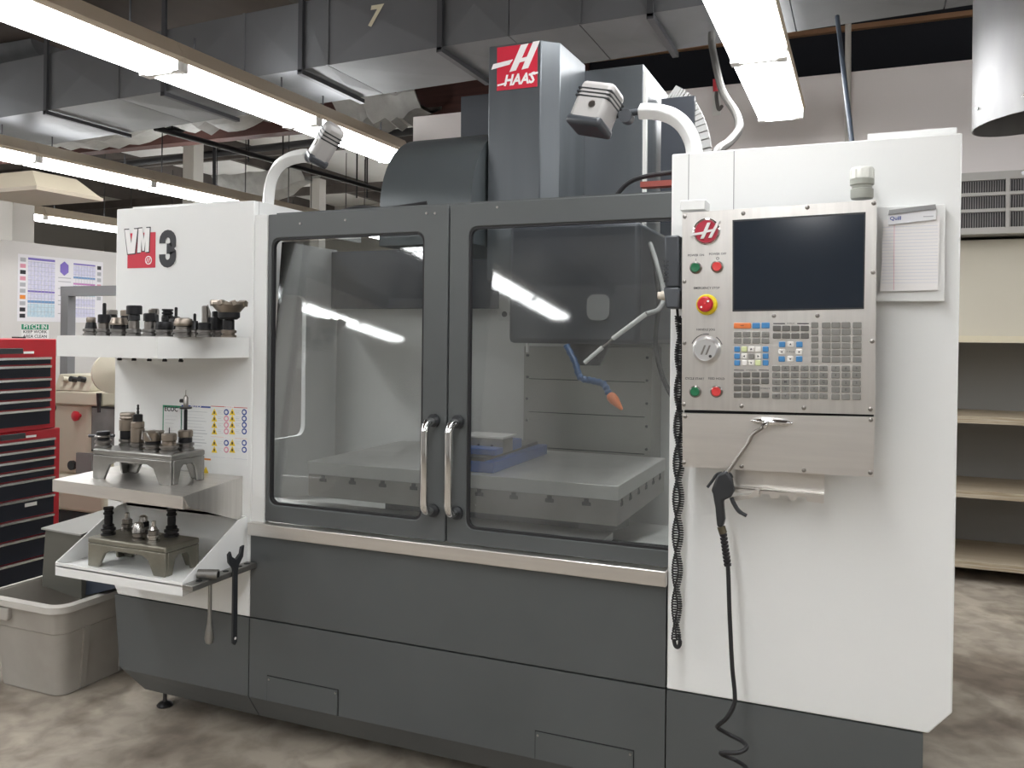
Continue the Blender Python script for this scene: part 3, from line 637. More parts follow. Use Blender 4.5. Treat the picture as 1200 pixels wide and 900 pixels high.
n2 = rect(213, 474.5, 247, 536, 0, 0, .001, 'blue_notice', PAPER, M); rect(213, 474.5, 247, 478.3, 0, .001, .0015, 'notice_header', BLUE, n2)
p = at(230, 476.4, 1, 0); text('notice_heading', 'NOTICE', .014, (p.x, -.0018, p.z), PRINTW, n2, bold=.02)
for k in range(12): rect(220, 482+k*3.6, 243-(k*5 % 7), 482.9+k*3.6, 0, .001, .0014, 'text_line', PGREY, n2)
n3 = rect(247.5, 475.5, 290, 545.5, 0, 0, .001, 'safety_notice', PAPER, M)
rect(247.5, 475.5, 290, 478.5, 0, .001, .0015, 'notice_header', RED, n3); rect(247.5, 511.5, 290, 514.3, 0, .001, .0015, 'notice_header', ORANGE, n3); rect(247.5, 535, 290, 538.6, 0, .001, .0015, 'notice_header', BLUE, n3)
for py, wd in ((477, 'DANGER'), (512.9, 'WARNING'), (536.8, 'NOTICE')):
    p = at(269, py, 1, 0); text('notice_heading', wd, .011, (p.x, -.0018, p.z), PRINTW, n3, bold=.02)
for py in (483, 490.5, 498, 505.5, 519, 527):
    for px in (251.5, 272.5):
        c_ = at(px, py, 1, 0); MB().prism([(c_.x-.014, c_.z-.011), (c_.x+.014, c_.z-.011), (c_.x, c_.z+.014)], 1, -.0016, -.001).build('warning_triangle', PYEL, n3)
        MB().box(c_.x-.003, c_.x+.003, -.002, -.0015, c_.z-.006, c_.z+.004).build('triangle_symbol', PRINTK, n3)
        for j in range(3): rect(px+4, py-2+j*1.8, px+10-(j % 2)*2, py-1.4+j*1.8, 0, .001, .0014, 'text_line', PGREY, n3)
    for px, mm in ((265.5, BLUE if py in (483, 519) else PPINK), (286.5, BLUE)):
        c_ = at(px, py, 1, 0); MB().cyl((c_.x, -.001, c_.z), (c_.x, -.0016, c_.z), .0115, n=16).build('instruction_sign', mm, n3)
        MB().cyl((c_.x, -.0014, c_.z), (c_.x, -.0021, c_.z), .0065, n=12).build('sign_symbol', PAPER, n3)
n4 = rect(236, 536.5, 247.2, 560, 0, 0, .001, 'small_notice', PAPER, M); rect(236, 536.5, 247.2, 539.5, 0, .001, .0015, 'notice_header', ORANGE, n4)
c_ = at(241.5, 551, 1, 0); MB().prism([(c_.x-.014, c_.z-.011), (c_.x+.014, c_.z-.011), (c_.x, c_.z+.014)], 1, -.0016, -.001).build('warning_triangle', PYEL, n4)

# ------------------------------------------------------------------ work lamps on curved arms
def lamp(label, base, arm, head, axis_to, W, H, Dp, joint):
    t = thing('work_lamp', label, 'lamp', base)
    MB().tube(bez(arm, 8), .0285, 4).build('curved_arm', WHITE, t, bevel=.005, smooth=30)
    R_ = head[1]; c = Vector(head[0])
    hdm = MB().obox(c, (W, Dp, H), R_).build('lamp_head', mat('lamp_grey', (.36, .35, .34), .45), t, bevel=.018)
    for k in range(3): MB().obox(c + R_ @ Vector((0, 0, H*(.10+.09*k))), (W*1.012, Dp*1.012, H*.035), R_).build('cooling_fin', BLACK, hdm)
    MB().obox(c + R_ @ Vector((0, 0, -H*.44)), (W*1.05, Dp*1.05, H*.22), R_).build('lens_hood', CHARC, hdm, bevel=.012)
    MB().cyl(c + R_ @ Vector((W*.1, -Dp*.5-.004, H*(-.08))), c + R_ @ Vector((W*.1, -Dp*.5+.002, -H*.08)), .012).build('badge', GROUND, hdm)
    MB().cyl(Vector(joint[0]), Vector(joint[1]), .011).build('swivel', CHARC, t)
    j = (Vector(joint[0])+Vector(joint[1]))/2
    MB().cyl(j+Vector((0, -.02, -.012)), j+Vector((0, .02, -.012)), .022).build('knuckle', CHARC, t)
    return t
Y = .16
c0 = at(382, 168, 1, Y-.02)
Rl = Matrix.Rotation(math.radians(36), 3, 'Y') @ Matrix.Rotation(math.radians(-38), 3, 'Z')
lamp('small grey work lamp on a curved white arm atop the white panel with the decal', (at(314, 236, 1, Y).x, Y, ZL),
     [Vector((at(314, 236, 1, Y).x, Y, ZL-.001))] + [at(a, c, 1, Y) for a, c in ((317, 215), (325, 197), (338, 187), (352, 183), (360, 182.5))], (c0, Rl), None, .085, .155, .075,
     (at(360, 182, 1, Y), at(372, 180, 1, Y)))
c0 = at(699, 127, 1, Y-.03)
Rr = Matrix.Rotation(math.radians(15), 3, 'Y') @ Matrix.Rotation(math.radians(-12), 3, 'Z') @ Matrix.Rotation(math.radians(-14), 3, 'X')
lamp('larger grey work lamp on a curved white arm beside the control cabinet top', (at(815, 184, 1, Y).x, Y, ZR),
     [Vector((at(815, 186, 1, Y).x, Y, ZR-.001))] + [at(a, c, 1, Y) for a, c in ((812, 168), (802, 148), (787, 136), (768, 131), (749, 130.5))], (c0, Rr), None, .125, .15, .10,
     (at(749, 131, 1, Y), at(720, 135, 1, Y)))

# ================================================================== CONTROL PENDANT
PY = -.15
PT = thing('control_pendant', 'stainless control pendant with dark screen and keypad on the white cabinet', 'control panel', (.475, -.08, 1.16))
pq = lambda x, y, Y=PY: at(x, y, 1, Y)
def plate(corners, y0, y1, name, m_, par, bevel=0):
    b = MB(); pts = [at(x, y, 1, PY) for x, y in corners]
    return b.prism([(p.x, p.z) for p in pts], 1, y0, y1).build(name, m_, par, bevel=bevel)
face = plate([(799.5, 249.5), (1027.5, 234), (1025.5, 486), (799, 480)], PY, PY+.006, 'face_plate', STEEL, PT)
plate([(801, 251), (1026, 236), (1024, 484.5), (801, 479)], PY+.006, -.035, 'housing', mat('pendant_housing', (.3, .3, .3), .4, .4), PT)
plate([(801, 481), (1024, 486), (1024, 489), (801, 484)], PY+.012, -.04, 'shadow_gap', SEAM, PT)
low = plate([(799.5, 484), (1025.5, 488.5), (1023.5, 559), (800, 547)], PY, PY+.006, 'lower_box_face', STEELX, PT)
lq = [pq(801, 486), pq(1024, 490), pq(1022, 557), pq(801, 546)]
MB().loft([(p.x, PY+.006, p.z) for p in lq], [(lq[0].x, -.035, lq[0].z), (lq[1].x, -.035, lq[1].z), (lq[2].x-.05, -.035, lq[2].z), (lq[3].x+.02, -.035, lq[3].z)]).build('lower_box', STEELX, PT)
MB().box(.3, .66, -.06, .0, 1.2, 1.84).build('mounting_arm', CHARC, PT)
p = pq(800, 249, -.1); p2 = pq(829, 236, -.1); MB().box(p.x, p2.x, -.14, -.06, p.z-.0, p2.z).build('top_bracket', WHITE, PT, bevel=.002)
sc = plate([(858.5, 258), (1014.5, 248.5), (1012.5, 362), (858.5, 365.2)], PY-.002, PY, 'screen_bezel', BLACK, PT)
plate([(860.3, 260), (1012.7, 251), (1011, 360.2), (860.3, 363)], PY-.003, PY-.002, 'screen', mat('dark_screen', (.012, .018, .028), .12, spec=.6), sc)
for x, y in ((802.5, 254), (871, 250), (946, 243), (1024, 238), (1023, 319), (1022, 400), (907, 370), (958, 370), (802, 330), (802, 402), (801.5, 474), (869, 476), (942, 478), (1020, 479.5)):
    c = pq(x, y); MB().lathe([(.006, 0), (.0055, .002), (.003, .0032), (0, .0034)], (c.x, PY, c.z), (0, -1, 0), 12).build('screw', GROUND, face)
for x, y in ((803, 488), (1020.5, 492), (1020, 554), (801.5, 542), (869, 546.5), (942, 551)):
    c = pq(x, y); MB().lathe([(.006, 0), (.0055, .002), (.003, .0032), (0, .0034)], (c.x, PY, c.z), (0, -1, 0), 12).build('screw', GROUND, low)
# round emblem
c = pq(828, 271.5)
em = MB().lathe([(.037, 0), (.037, .003), (.034, .005), (.032, .003), (0, .003)], (c.x, PY, c.z), (0, -1, 0), 32).build('emblem', CHROME, PT)
MB().cyl((c.x, PY-.003, c.z), (c.x, PY-.0042, c.z), .031, n=32).build('emblem_disc', mat('emblem_red', (.4, .015, .04), .3), em)
for poly in ([(-.043, -.011), (.0, -.006), (.002, .001), (-.04, -.005)], [(-.016, -.02), (-.006, -.02), (.012, .024), (.003, .024)], [(.006, -.018), (.015, -.018), (.038, .028), (.029, .026)], [(-.004, -.004), (.018, 0), (.021, .006), (-.001, .003)]):
    lk += .0002; MB().prism([(c.x+a, c.z+d) for a, d in poly], 1, PY-.0065-lk, PY-.004).build('emblem_stroke', mat('emblem_silver', (.7, .69, .67), .35, .6), em)
# push buttons
def button(px, py, m_):
    c = pq(px, py); b = MB().lathe([(.0165, 0), (.0165, .006), (.0135, .009), (.0135, .006), (0, .006)], (c.x, PY, c.z), (0, -1, 0), 24).build('button_bezel', GROUND, PT)
    MB().lathe([(.0128, .005), (.0128, .010), (.011, .0115), (0, .0105)], (c.x, PY, c.z), (0, -1, 0), 24).build('push_button', m_, b)
BRED = mat('button_red', (.62, .05, .05), .3)
button(815.5, 313.9, GREEN); button(840.6, 312.7, BRED); button(815, 458.8, GREEN); button(839.8, 458.7, BRED)
c = pq(828.5, 357); es = MB().lathe([(.029, 0), (.029, .004), (.026, .008), (.012, .009), (0, .009)], (c.x, PY, c.z), (0, -1, 0), 28).build('emergency_stop', YEL, PT)
MB().lathe([(.012, .009), (.012, .02), (.021, .023), (.0215, .031), (.018, .036), (0, .038)], (c.x, PY, c.z), (0, -1, 0), 28).build('stop_button', mat('stop_red', (.52, .02, .03), .3), es)
for s_ in (1, -1): MB().prism([(c.x+s_*(.009+.003*math.cos(k)), c.z+s_*(.008+.003*math.sin(k))) for k in [i*PI/3 for i in range(6)]], 1, PY-.0385, PY-.037).build('arrow_mark', PRINTW, es)
c = pq(828.2, 410); dl = MB().lathe([(.0385, 0), (.0385, .003), (.036, .005), (.034, .012), (.032, .022), (.029, .026), (.0285, .024), (0, .024)], (c.x, PY, c.z), (0, -1, 0), 40).build('jog_dial', mat('satin_aluminium', (.72, .72, .72), .3, .8), PT)
for dx in (-.006, .007): MB().prism([(c.x+dx-.007, c.z-.013), (c.x+dx-.002, c.z-.013), (c.x+dx+.008, c.z+.013), (c.x+dx+.003, c.z+.013)], 1, PY-.0252, PY-.024).build('dial_stroke', GROUND, dl)
MB().cyl((c.x+.014, PY-.024, c.z-.017), (c.x+.014, PY-.027, c.z-.017), .004, n=10).build('dial_dimple', DARKSTEEL, dl)
for sgn in (-1, 1):
    b = MB(); A0, A1 = (1.45, 2.75) if sgn < 0 else (.35, .95)
    ar = [A0+(A1-A0)*k/8 for k in range(9)]
    b.prism([(c.x+.043*math.cos(a), c.z+.043*math.sin(a)) for a in ar]+[(c.x+.045*math.cos(a), c.z+.045*math.sin(a)) for a in ar[::-1]], 1, PY-.0006, PY).build('dial_arc', PRINTK, PT)
for px, py, wd, sz in ((815.5, 299.2, 'POWER ON', .0085), (841, 297.6, 'POWER OFF', .0085), (815.5, 304.5, 'I', .009), (841, 303, 'O', .011), (828, 337.6, 'EMERGENCY STOP', .0085), (827, 386.3, 'HANDLE JOG', .0085), (814, 443.8, 'CYCLE START', .0085), (839.5, 443.8, 'FEED HOLD', .0085)):
    c = pq(px, py); text('printed_legend', wd, sz, (c.x, PY-.0004, c.z), PRINTK, face, bold=.012)
# keypad
KG = mat('key_grey', (.2, .195, .18), .35); KD = mat('key_dark_grey', (.125, .12, .11), .35); KB = mat('key_blue', (.06, .22, .46), .3); KO = mat('key_orange', (.72, .2, .06), .3)
KW = mat('key_white', (.75, .73, .69), .35); KY = mat('key_pale_green', (.6, .66, .36), .35)
kmesh = {}
def key(cx, cy, w_, h_, m_, legend=None):
    px, py = 850+cx/7.059, 360+cy/7.059; c = pq(px, py); W = round(w_/7.059/F*2.25*1.005, 4); H = round(h_/7.059/F*2.25, 4)
    kk = (W, H, m_.name)
    if kk not in kmesh:
        a = rrect(-W/2, W/2, -H/2, H/2, .0022, 2); b = rrect(-W/2+.0014, W/2-.0014, -H/2+.0014, H/2-.0014, .0016, 2)
        mb = MB().loft([(x, 0, z) for x, z in a], [(x, -.0034, z) for x, z in a]); n = len(a)
        mb.f.pop(1); mb.add([(x, -.0046, z) for x, z in b], [tuple(range(n))[::-1]]); mb.f += [(n+i, n+(i+1) % n, 2*n+(i+1) % n, 2*n+i) for i in range(n)]
        kmesh[kk] = mb.build('key', m_, None).data; bpy.data.objects.remove(bpy.data.objects[[o.name for o in bpy.data.objects if o.data == kmesh[kk]][0]])
    o = bpy.data.objects.new('key', kmesh[kk]); COL.objects.link(o); o.parent = PT; o.location = Vector((c.x, PY, c.z)) - PT.location
    if legend:
        z = PY-.0047
        if legend in '^v<>':
            r = .0035; a0 = {'^': 90, 'v': 270, '<': 180, '>': 0}[legend]
            l = MB().prism([(c.x+r*math.cos(math.radians(a0+d)), c.z+r*math.sin(math.radians(a0+d))) for d in (0, 120, 240)], 1, z-.0003, z).build('key_legend', PRINTK, None)
            for v in l.data.vertices: v.co -= Vector((c.x, PY, c.z))
        else:
            kk = ('t', legend)
            if kk not in kmesh:
                l = text('key_legend', legend, .0085 if len(legend) < 2 else .0038, (0, PY*0-.0049, 0), PRINTK, None, bold=.02); kmesh[kk] = l.data
            else: l = bpy.data.objects.new('key_legend', kmesh[kk]); COL.objects.link(l)
        l.parent = o
key(142, 153, 140, 48, KO, 'RESET'); key(256, 153, 62, 48, KB); key(333, 151, 65, 48, KB)
for y in (225, 278):
    for i, x in enumerate((103, 178, 255, 333)): key(x, y, 62, 46, KG, 'F%d' % (i+1) if y == 225 else None)
J = [[KB, KY, KW, KW, KB], [KB, KW, KG, KW, KB], [KB, KW, KW, KY, KB]]; JL = [['', '', '^', '', ''], ['', '<', '', '>', ''], ['', '', 'v', '', '']]
for r_, y in enumerate((347, 405, 460)):
    for i, x in enumerate((98, 158, 215, 272, 334)): key(x, y, 46, 46, J[r_][i], JL[r_][i] or None)
for y in (558, 613, 670, 727):
    for i, x in enumerate((102, 176, 252, 330)):
        if not (y == 670 and i == 3): key(x, y, 62, 45, KD)
for y in (175, 237):
    for x in (427, 503, 580, 658): key(x, y, 64, 46, KD)
for y, row in ((308, [(470, KB, ''), (540, KW, '^'), (613, KB, '')]), (370, [(468, KW, '<'), (611, KW, '>')]), (428, [(467, KB, ''), (538, KW, 'v'), (611, KB, '')])):
    for x, m_, l in row: key(x, y, 50, 46, m_, l or None)
AL = [' ABCDE', 'FGHIJK', 'LMNOPQ', 'RSTUVW', 'XYZ;()']
for r_, y in enumerate((505, 562, 618, 675, 735)):
    for i, x in enumerate((422, 498, 576, 655, 735, 813)): key(x, y, 64, 46, KG, AL[r_][i].strip() or None)
for y in (148, 205, 262, 318, 375, 433):
    key(740, y, 55, 46, KG)
    for x in (835, 915, 998, 1090): key(x, y, 66, 48, KG)
NL = ['789', '456', '123', '-0.', '   ']
for r_, y in enumerate((507, 563, 625, 682, 742)):
    for i, x in enumerate((912, 997, 1085)): key(x, y, 64, 48, KG, NL[r_][i].strip() or None)
for x0, x1, y in ((72, 153, 521), (277, 360, 521), (397, 493, 135), (595, 690, 135)):
    a, b_ = pq(850+x0/7.059, 360+(y-4)/7.059), pq(850+x1/7.059, 360+(y+5)/7.059); MB().box(a.x, b_.x, PY-.0006, PY, b_.z, a.z).build('printed_bar', PRINTK, face)
for x, y, wd in ((215, 521, 'OVERRIDES'), (543, 135, 'DISPLAY'), (540, 370, 'CURSOR'), (330, 672, 'OVERRIDE')):
    c = pq(850+x/7.059, 360+y/7.059); text('printed_legend', wd, .0055, (c.x, PY-.0004, c.z), PRINTK, face)
# latch handle and hook bracket under the pendant
c = pq(905, 493.5); lh = MB()
lh.lathe([(.001, 0), (.006, .008), (.009, .03), (.0095, .055), (.008, .09), (.003, .106), (.001, .108)], (c.x-.054, PY-.012, c.z), (1, 0, -.02), 14)
lh.build('latch_handle', CHROME, PT)
MB().cyl((c.x, PY, c.z), (c.x, PY-.012, c.z), .006).build('latch_stem', CHROME, PT)
a, b_ = pq(862, 552, -.09), pq(966, 581, -.09)
br = MB().prism([(a.x, a.z+.03), (b_.x, a.z+.03), (b_.x, b_.z+.004), (a.x, b_.z+.012)], 1, -.092, -.09).build('hook_bracket', STEELX, PT)
lip = [(a.x, b_.z+.012)]
n_ = 3
xs = [a.x+(b_.x-a.x)*t for t in (.30, .36, .42, .50, .55, .63, .70, .76, .82)]
lipb = [(a.x, b_.z+.012), (b_.x, b_.z+.004), (b_.x, b_.z-.016)]
for k in (2, 1, 0): lipb += [(xs[k*3+2], b_.z-.014), (xs[k*3+2]-.004, b_.z-.003), (xs[k*3]+.004, b_.z-.003), (xs[k*3], b_.z-.012)]
lipb += [(a.x, b_.z-.004)]
MB().prism(lipb, 1, -.118, -.116).build('bracket_lip', STEELX, br)
MB().box(a.x, b_.x, -.118, -.09, b_.z+.006, b_.z+.008).build('bracket_shelf', STEELX, br)

# ------------------------------------------------------------------ beacon, notepad, handset, cord, air gun
c = at(1010, 233, 1, -.09)
t = thing('signal_beacon', 'short ribbed grey beacon with pale cap on top of the pendant', 'beacon', (c.x, -.09, c.z))
H_ = at(1010, 197, 1, -.09).z-c.z
BEG = mat('beacon_olive', (.33, .34, .3), .5)
MB().lathe([(.027, 0), (.0285, .004), (.0285, H_*.3), (.025, H_*.33), (.025, H_*.42), (.03, H_*.45), (.03, H_*.64), (0, H_*.64)], c, (0, 0, 1), 24).build('base', BEG, t)
MB().lathe([(.03, H_*.62), (.03, H_*.94), (.027, H_), (0, H_)], c, (0, 0, 1), 24).build('cap', mat('beacon_pale', (.7, .71, .66), .4), t)
for k in range(12):
    a = 2*PI*k/12; MB().box(c.x+.029*math.cos(a)-.002, c.x+.029*math.cos(a)+.002, c.y+.029*math.sin(a)-.002, c.y+.029*math.sin(a)+.002, c.z+H_*.64, c.z+H_*.92).build('rib', MATS['beacon_pale'], t)
t = thing('note_board', 'white sheet-metal board fixed beside the pendant', 'board', (.81, -.02, 1.62))
a, b_ = at(1020, 243, 1, -.03), at(1107, 353, 1, -.03)
MB().box(a.x, b_.x, -.03, -.001, b_.z, a.z).build('board', WHITE, t, bevel=.002)
NP = thing('notepad', 'ruled white notepad held by a clip beside the pendant', 'notepad', (.8, -.04, 1.65))
a, b_ = at(1033.5, 258, 1, -.04), at(1099, 341, 1, -.04)
MB().prism([(a.x+.004, a.z), (b_.x+.004, a.z+.006), (b_.x, b_.z+.003), (a.x-.003, b_.z)], 1, -.04, -.031).build('paper_block', mat('pad_paper', (.8, .78, .77), .7), NP)
for k in range(18):
    z = a.z-.02-k*.0088; MB().box(a.x+.001, b_.x-.001, -.0403, -.04, z, z+.0009).build('ruled_line', mat('rule_blue', (.55, .58, .68), .7), NP)
x = a.x+.03; MB().box(x, x+.001, -.0404, -.04, b_.z+.004, a.z-.01).build('margin_line', PPINK, NP)
a, b_ = at(1041, 250, 1, -.045), at(1097, 260, 1, -.045)
cl = MB().prism([(a.x, a.z-.004), (b_.x, a.z+.006), (b_.x, b_.z+.006), (a.x, b_.z-.004)], 1, -.046, -.040).build('clip', mat('clip_white', (.72, .72, .74), .35), NP, bevel=.001)
MB().prism([(a.x, a.z-.004), (b_.x, a.z+.006), (b_.x-.002, a.z+.018), (a.x+.002, a.z+.008)], 1, -.05, -.038).build('clip_bar', mat('clip_steel', (.3, .3, .3), .35, .8), NP)
p = at(1048, 256, 1, -.047); text('clip_lettering', 'Quill', .014, (p.x+.003, -.0464, p.z), BLUE, cl, bold=.02)
p = at(1088, 253.5, 1, -.047); MB().box(p.x-.012, p.x+.012, -.0464, -.046, p.z-.0015, p.z+.0015).build('clip_print', PGREY, cl)
# handset
HS = thing('jog_handset', 'dark grey handheld jog remote with pale knob on the pendant side', 'remote', (.19, -.12, 1.6))
hz1, hz0 = at(789, 277, 1, -.12).z, at(789, 362, 1, -.12).z; hx0, hx1 = .176, .218
MB().loft([(hx0+.004, -.155, hz0), (hx1, -.155, hz0), (hx1, -.09, hz0), (hx0+.004, -.09, hz0)][::-1], [(hx0-.006, -.15, hz0+.06), (hx1, -.15, hz0+.06), (hx1, -.085, hz0+.06), (hx0-.006, -.085, hz0+.06)][::-1]).build('base', CHARC, HS, bevel=.006)
MB().loft([(hx0, -.147, hz0+.06), (hx1, -.147, hz0+.06), (hx1, -.088, hz0+.06), (hx0, -.088, hz0+.06)][::-1], [(hx0-.004, -.15, hz1), (hx1-.004, -.15, hz1), (hx1-.004, -.08, hz1), (hx0-.004, -.08, hz1)][::-1]).build('grip', CHARC, HS, bevel=.006)
for k in range(6): MB().box(hx0-.004, hx0+.01, -.149, -.089, hz0+.075+k*.011, hz0+.08+k*.011).build('grip_rib', BLACK, HS)
kz = hz0+.038; MB().lathe([(.014, 0), (.014, .012), (.011, .014), (.011, .022), (.0, .024)], (hx0-.004, -.12, kz), (-1, 0, 0), 18).build('selector_knob', mat('bone_knob', (.55, .5, .42), .5), HS)
MB().box(.185, .214, -.1, -.0, hz1-.0, hz1+.035).build('hanger', WHITE, HS)
MB().box(hx1, .225, -.14, -.1, hz0+.05, hz1-.03).build('cradle', CHARC, HS)
# twisted coiled cord
CORD = thing('coiled_cord', 'black coiled cord hanging doubled and twisted from the jog remote', 'cord', (.2, -.06, .63))
zc1, zc0 = hz0-.02, at(795, 750, 1, -.055).z
for ph in (0, PI):
    pts = []; N = 2200; turns = 132
    for i in range(N+1):
        t_ = i/N; z = zc1+(zc0-zc1)*t_
        tw = ph + t_*9*PI; rad = .007+.002*math.sin(t_*PI); ax = Vector((.203-.004*t_+rad*math.cos(tw), -.058+rad*math.sin(tw), z))
        if t_ < .03: ax = Vector((.2, -.085, z)).lerp(ax, t_/.03)
        a = turns*2*PI*t_+ph; cr = .0078-.0012*t_
        pts.append(ax + Vector((cr*math.cos(a), cr*math.sin(a), 0)))
    MB().tube(pts, .0025, 4).build('cord_strand', RUBBER, CORD)
MB().tube(bez([(.199, -.09, hz0+.002), (.2, -.09, hz0-.012), (.2, -.085, hz0-.02)], 4), .004).build('cord_lead', RUBBER, CORD)
b = MB(); b.tube(bez([(.192, -.058, zc0), (.196, -.058, zc0-.016), (.203, -.058, zc0-.02), (.209, -.058, zc0-.012), (.21, -.058, zc0)], 5), .006); b.build('cord_bend', RUBBER, CORD)
# air gun with hose
AG = thing('air_gun', 'black blow gun with bent steel nozzle hanging from the pendant bracket', 'air gun', at(858, 600, 1, -.175))
Y = -.178
g = lambda x, y, Yv=Y: at(x, y, 1, Yv)
MB().tube(bez([g(851, 556), g(862, 540), g(876, 520), g(882, 509), g(892, 502), g(899, 496.5, -.172)], 6), [.0055]*20+[.005]*20 if False else .0052, 10).build('nozzle', GROUND, AG)
MB().lathe([(.004, 0), (.009, .004), (.008, .014), (.004, .018)], g(893, 501), g(900, 495)-g(893, 501), 12).build('nozzle_tip', CHROME, AG)
bp = MB(); outl = [(841, 556), (852, 551), (858, 560), (861, 575), (857, 582), (848, 586), (850, 608), (848, 617), (841, 617), (839, 595), (836, 578), (834, 574), (838, 564)]
pts = [g(x, y) for x, y in outl]; bp.prism([(p.x, p.z) for p in pts], 1, Y-.014, Y+.014).build('body', mat('gun_black', (.022, .024, .027), .4), AG, bevel=.006)
MB().tube(bez([g(857, 583), g(860, 590), g(866, 599), g(875, 604.5)], 5), [.006]*12+[.005]*4, 8).build('trigger', BLACK, AG)
MB().tube(bez([g(846, 554), g(840, 556), g(835, 563), g(829, 571)], 5), .004, 8).build('hook_arm', BLACK, AG)
MB().tube(bez([g(848, 553), g(855, 555), g(858, 560)], 5), .004, 8).build('guard', BLACK, AG)
a, b_ = g(845, 617), g(847.5, 625)
MB().cyl(a, b_, .011).build('fitting', mat('brass_fitting', (.16, .14, .1), .4, 1), AG)
sp0, sp1 = b_, g(853, 664); n_ = 9
for k in range(n_): 
    c = sp0+(sp1-sp0)*((k+.5)/n_); MB().cyl(c-(sp1-sp0)/n_*.32, c+(sp1-sp0)/n_*.32, .0105, .0095).build('strain_relief', RUBBER, AG)
hp = [b_, g(849.5, 645), g(853, 664), g(855, 720), g(858, 780), g(861, 812), g(860, 826), g(852, 841), g(843, 849, -.16), g(841.5, 853, -.13), g(855, 861, -.1), g(870, 869, -.13), g(875, 876, -.19), g(865, 882, -.22), g(846, 882, -.2), g(848, 885, -.15), g(862, 891, -.13), g(874, 899, -.17), g(872, 908, -.21), g(850, 911, -.18), g(846, 915, -.13), g(862, 924, -.13)]
MB().tube(bez(hp, 8), .0058, 8).build('air_hose', RUBBER, AG)
# hanger blade under gun
tag(MB().prism([(q_.x, q_.z) for q_ in [g(857, 583, -.14), g(880, 579, -.14), g(885, 573, -.14), g(890, 575, -.14), g(889, 580, -.14), g(880, 584, -.14), g(858, 587, -.14)]], 1, -.146, -.125).build('hook_blade', STEELX), 'small steel hook blade holding the blow gun at the bracket', 'hook')

# ================================================================== TOOL SHELVES ON THE LEFT PANEL
TS = thing('upper_tool_shelf', 'white deep-lipped tool shelf projecting from the panel below the decal', 'shelf', (-1.75, -.17, 1.43))
ztp, zbt = 1.503, 1.428
fl = at(67, 393, 1, -.33); fm = at(185, 393, 1, -.33)
plan = [(fl.x, -.33), (fm.x, -.33), (-1.408, -.03), (-1.408, -.001), (XL-.01, -.001), (XL-.01, -.10)]
b = MB(); n = len(plan)
MB().prism(plan, 2, ztp-.004, ztp).build('shelf_plate', WHITE, TS)
for i in range(n):
    j = (i+1) % n
    if i == 3: continue
    a_, c_ = Vector((*plan[i], 0)), Vector((*plan[j], 0)); cen = Vector((-1.78, -.12, 0)); nn = Vector((-(c_-a_).y, (c_-a_).x, 0)).normalized()
    if nn.dot(cen-a_) < 0: nn = -nn
    q = [a_, c_, c_+nn*.004, a_+nn*.004]
    MB().prism([(p_.x, p_.y) for p_ in q], 2, zbt, ztp-.004).build('shelf_lip', WHITE, TS)
# stainless shelf
LS = thing('stainless_shelf', 'stainless bracketed shelf carrying the grey tool rack', 'shelf', (-1.7, -.2, .97))
zs = .986
P0 = [(-1.985, -.352), (-1.338, -.395), (-1.431, -.001), (-2.04, -.001)]
MB().prism(P0, 2, zs-.004, zs).build('shelf_plate', STEELX, LS)
MB().prism([(-1.985, -.352), (-1.338, -.395), (-1.338, -.392), (-1.985, -.349)], 2, zs-.042, zs-.004).build('front_lip', STEELX, LS)
MB().loft([(-1.338, -.392, zs-.004), (-1.431, -.001, zs-.004), (-1.432, -.001, .82), (-1.345, -.36, zs-.042)], [(-1.342, -.392, zs-.004), (-1.435, -.001, zs-.004), (-1.436, -.001, .82), (-1.349, -.36, zs-.042)]).build('gusset', STEEL, LS)
MB().loft([(-1.985, -.35, zs-.004), (-2.04, -.001, zs-.004), (-2.04, -.001, .84), (-1.987, -.32, zs-.042)], [(-1.981, -.35, zs-.004), (-2.036, -.001, zs-.004), (-2.036, -.001, .84), (-1.983, -.32, zs-.042)]).build('gusset', STEEL, LS)
MB().box(-2.02, -1.45, -.006, -.001, .83, zs-.004).build('back_plate', STEEL, LS)
# white tray
TR = thing('tray_shelf', 'white open tray with sloping sides below the stainless shelf', 'tray', (-1.7, -.15, .66))
yt = -.32; ta, tc = at(66, 651, 1, yt), at(213, 680, 1, yt); tzb = .668
MB().box(ta.x, tc.x, yt, -.001, tzb-.004, tzb).build('tray_floor', WHITE, TR)
MB().box(ta.x, tc.x, yt, yt+.004, tzb-.035, tzb+.012).build('front_lip', WHITE, TR)
MB().prism([(yt, tzb+.012), (-.05, .835), (-.001, .84), (-.001, tzb-.03), (yt, tzb-.035)], 0, tc.x, tc.x+.004).build('side_plate', WHITE, TR)
MB().prism([(yt, tzb+.012), (-.05, .835), (-.001, .84), (-.001, tzb-.03), (yt, tzb-.035)], 0, ta.x-.004, ta.x).build('side_plate', WHITE, TR)
MB().box(ta.x, tc.x, -.006, -.001, tzb, .84).build('back_plate', WHITE, TR)
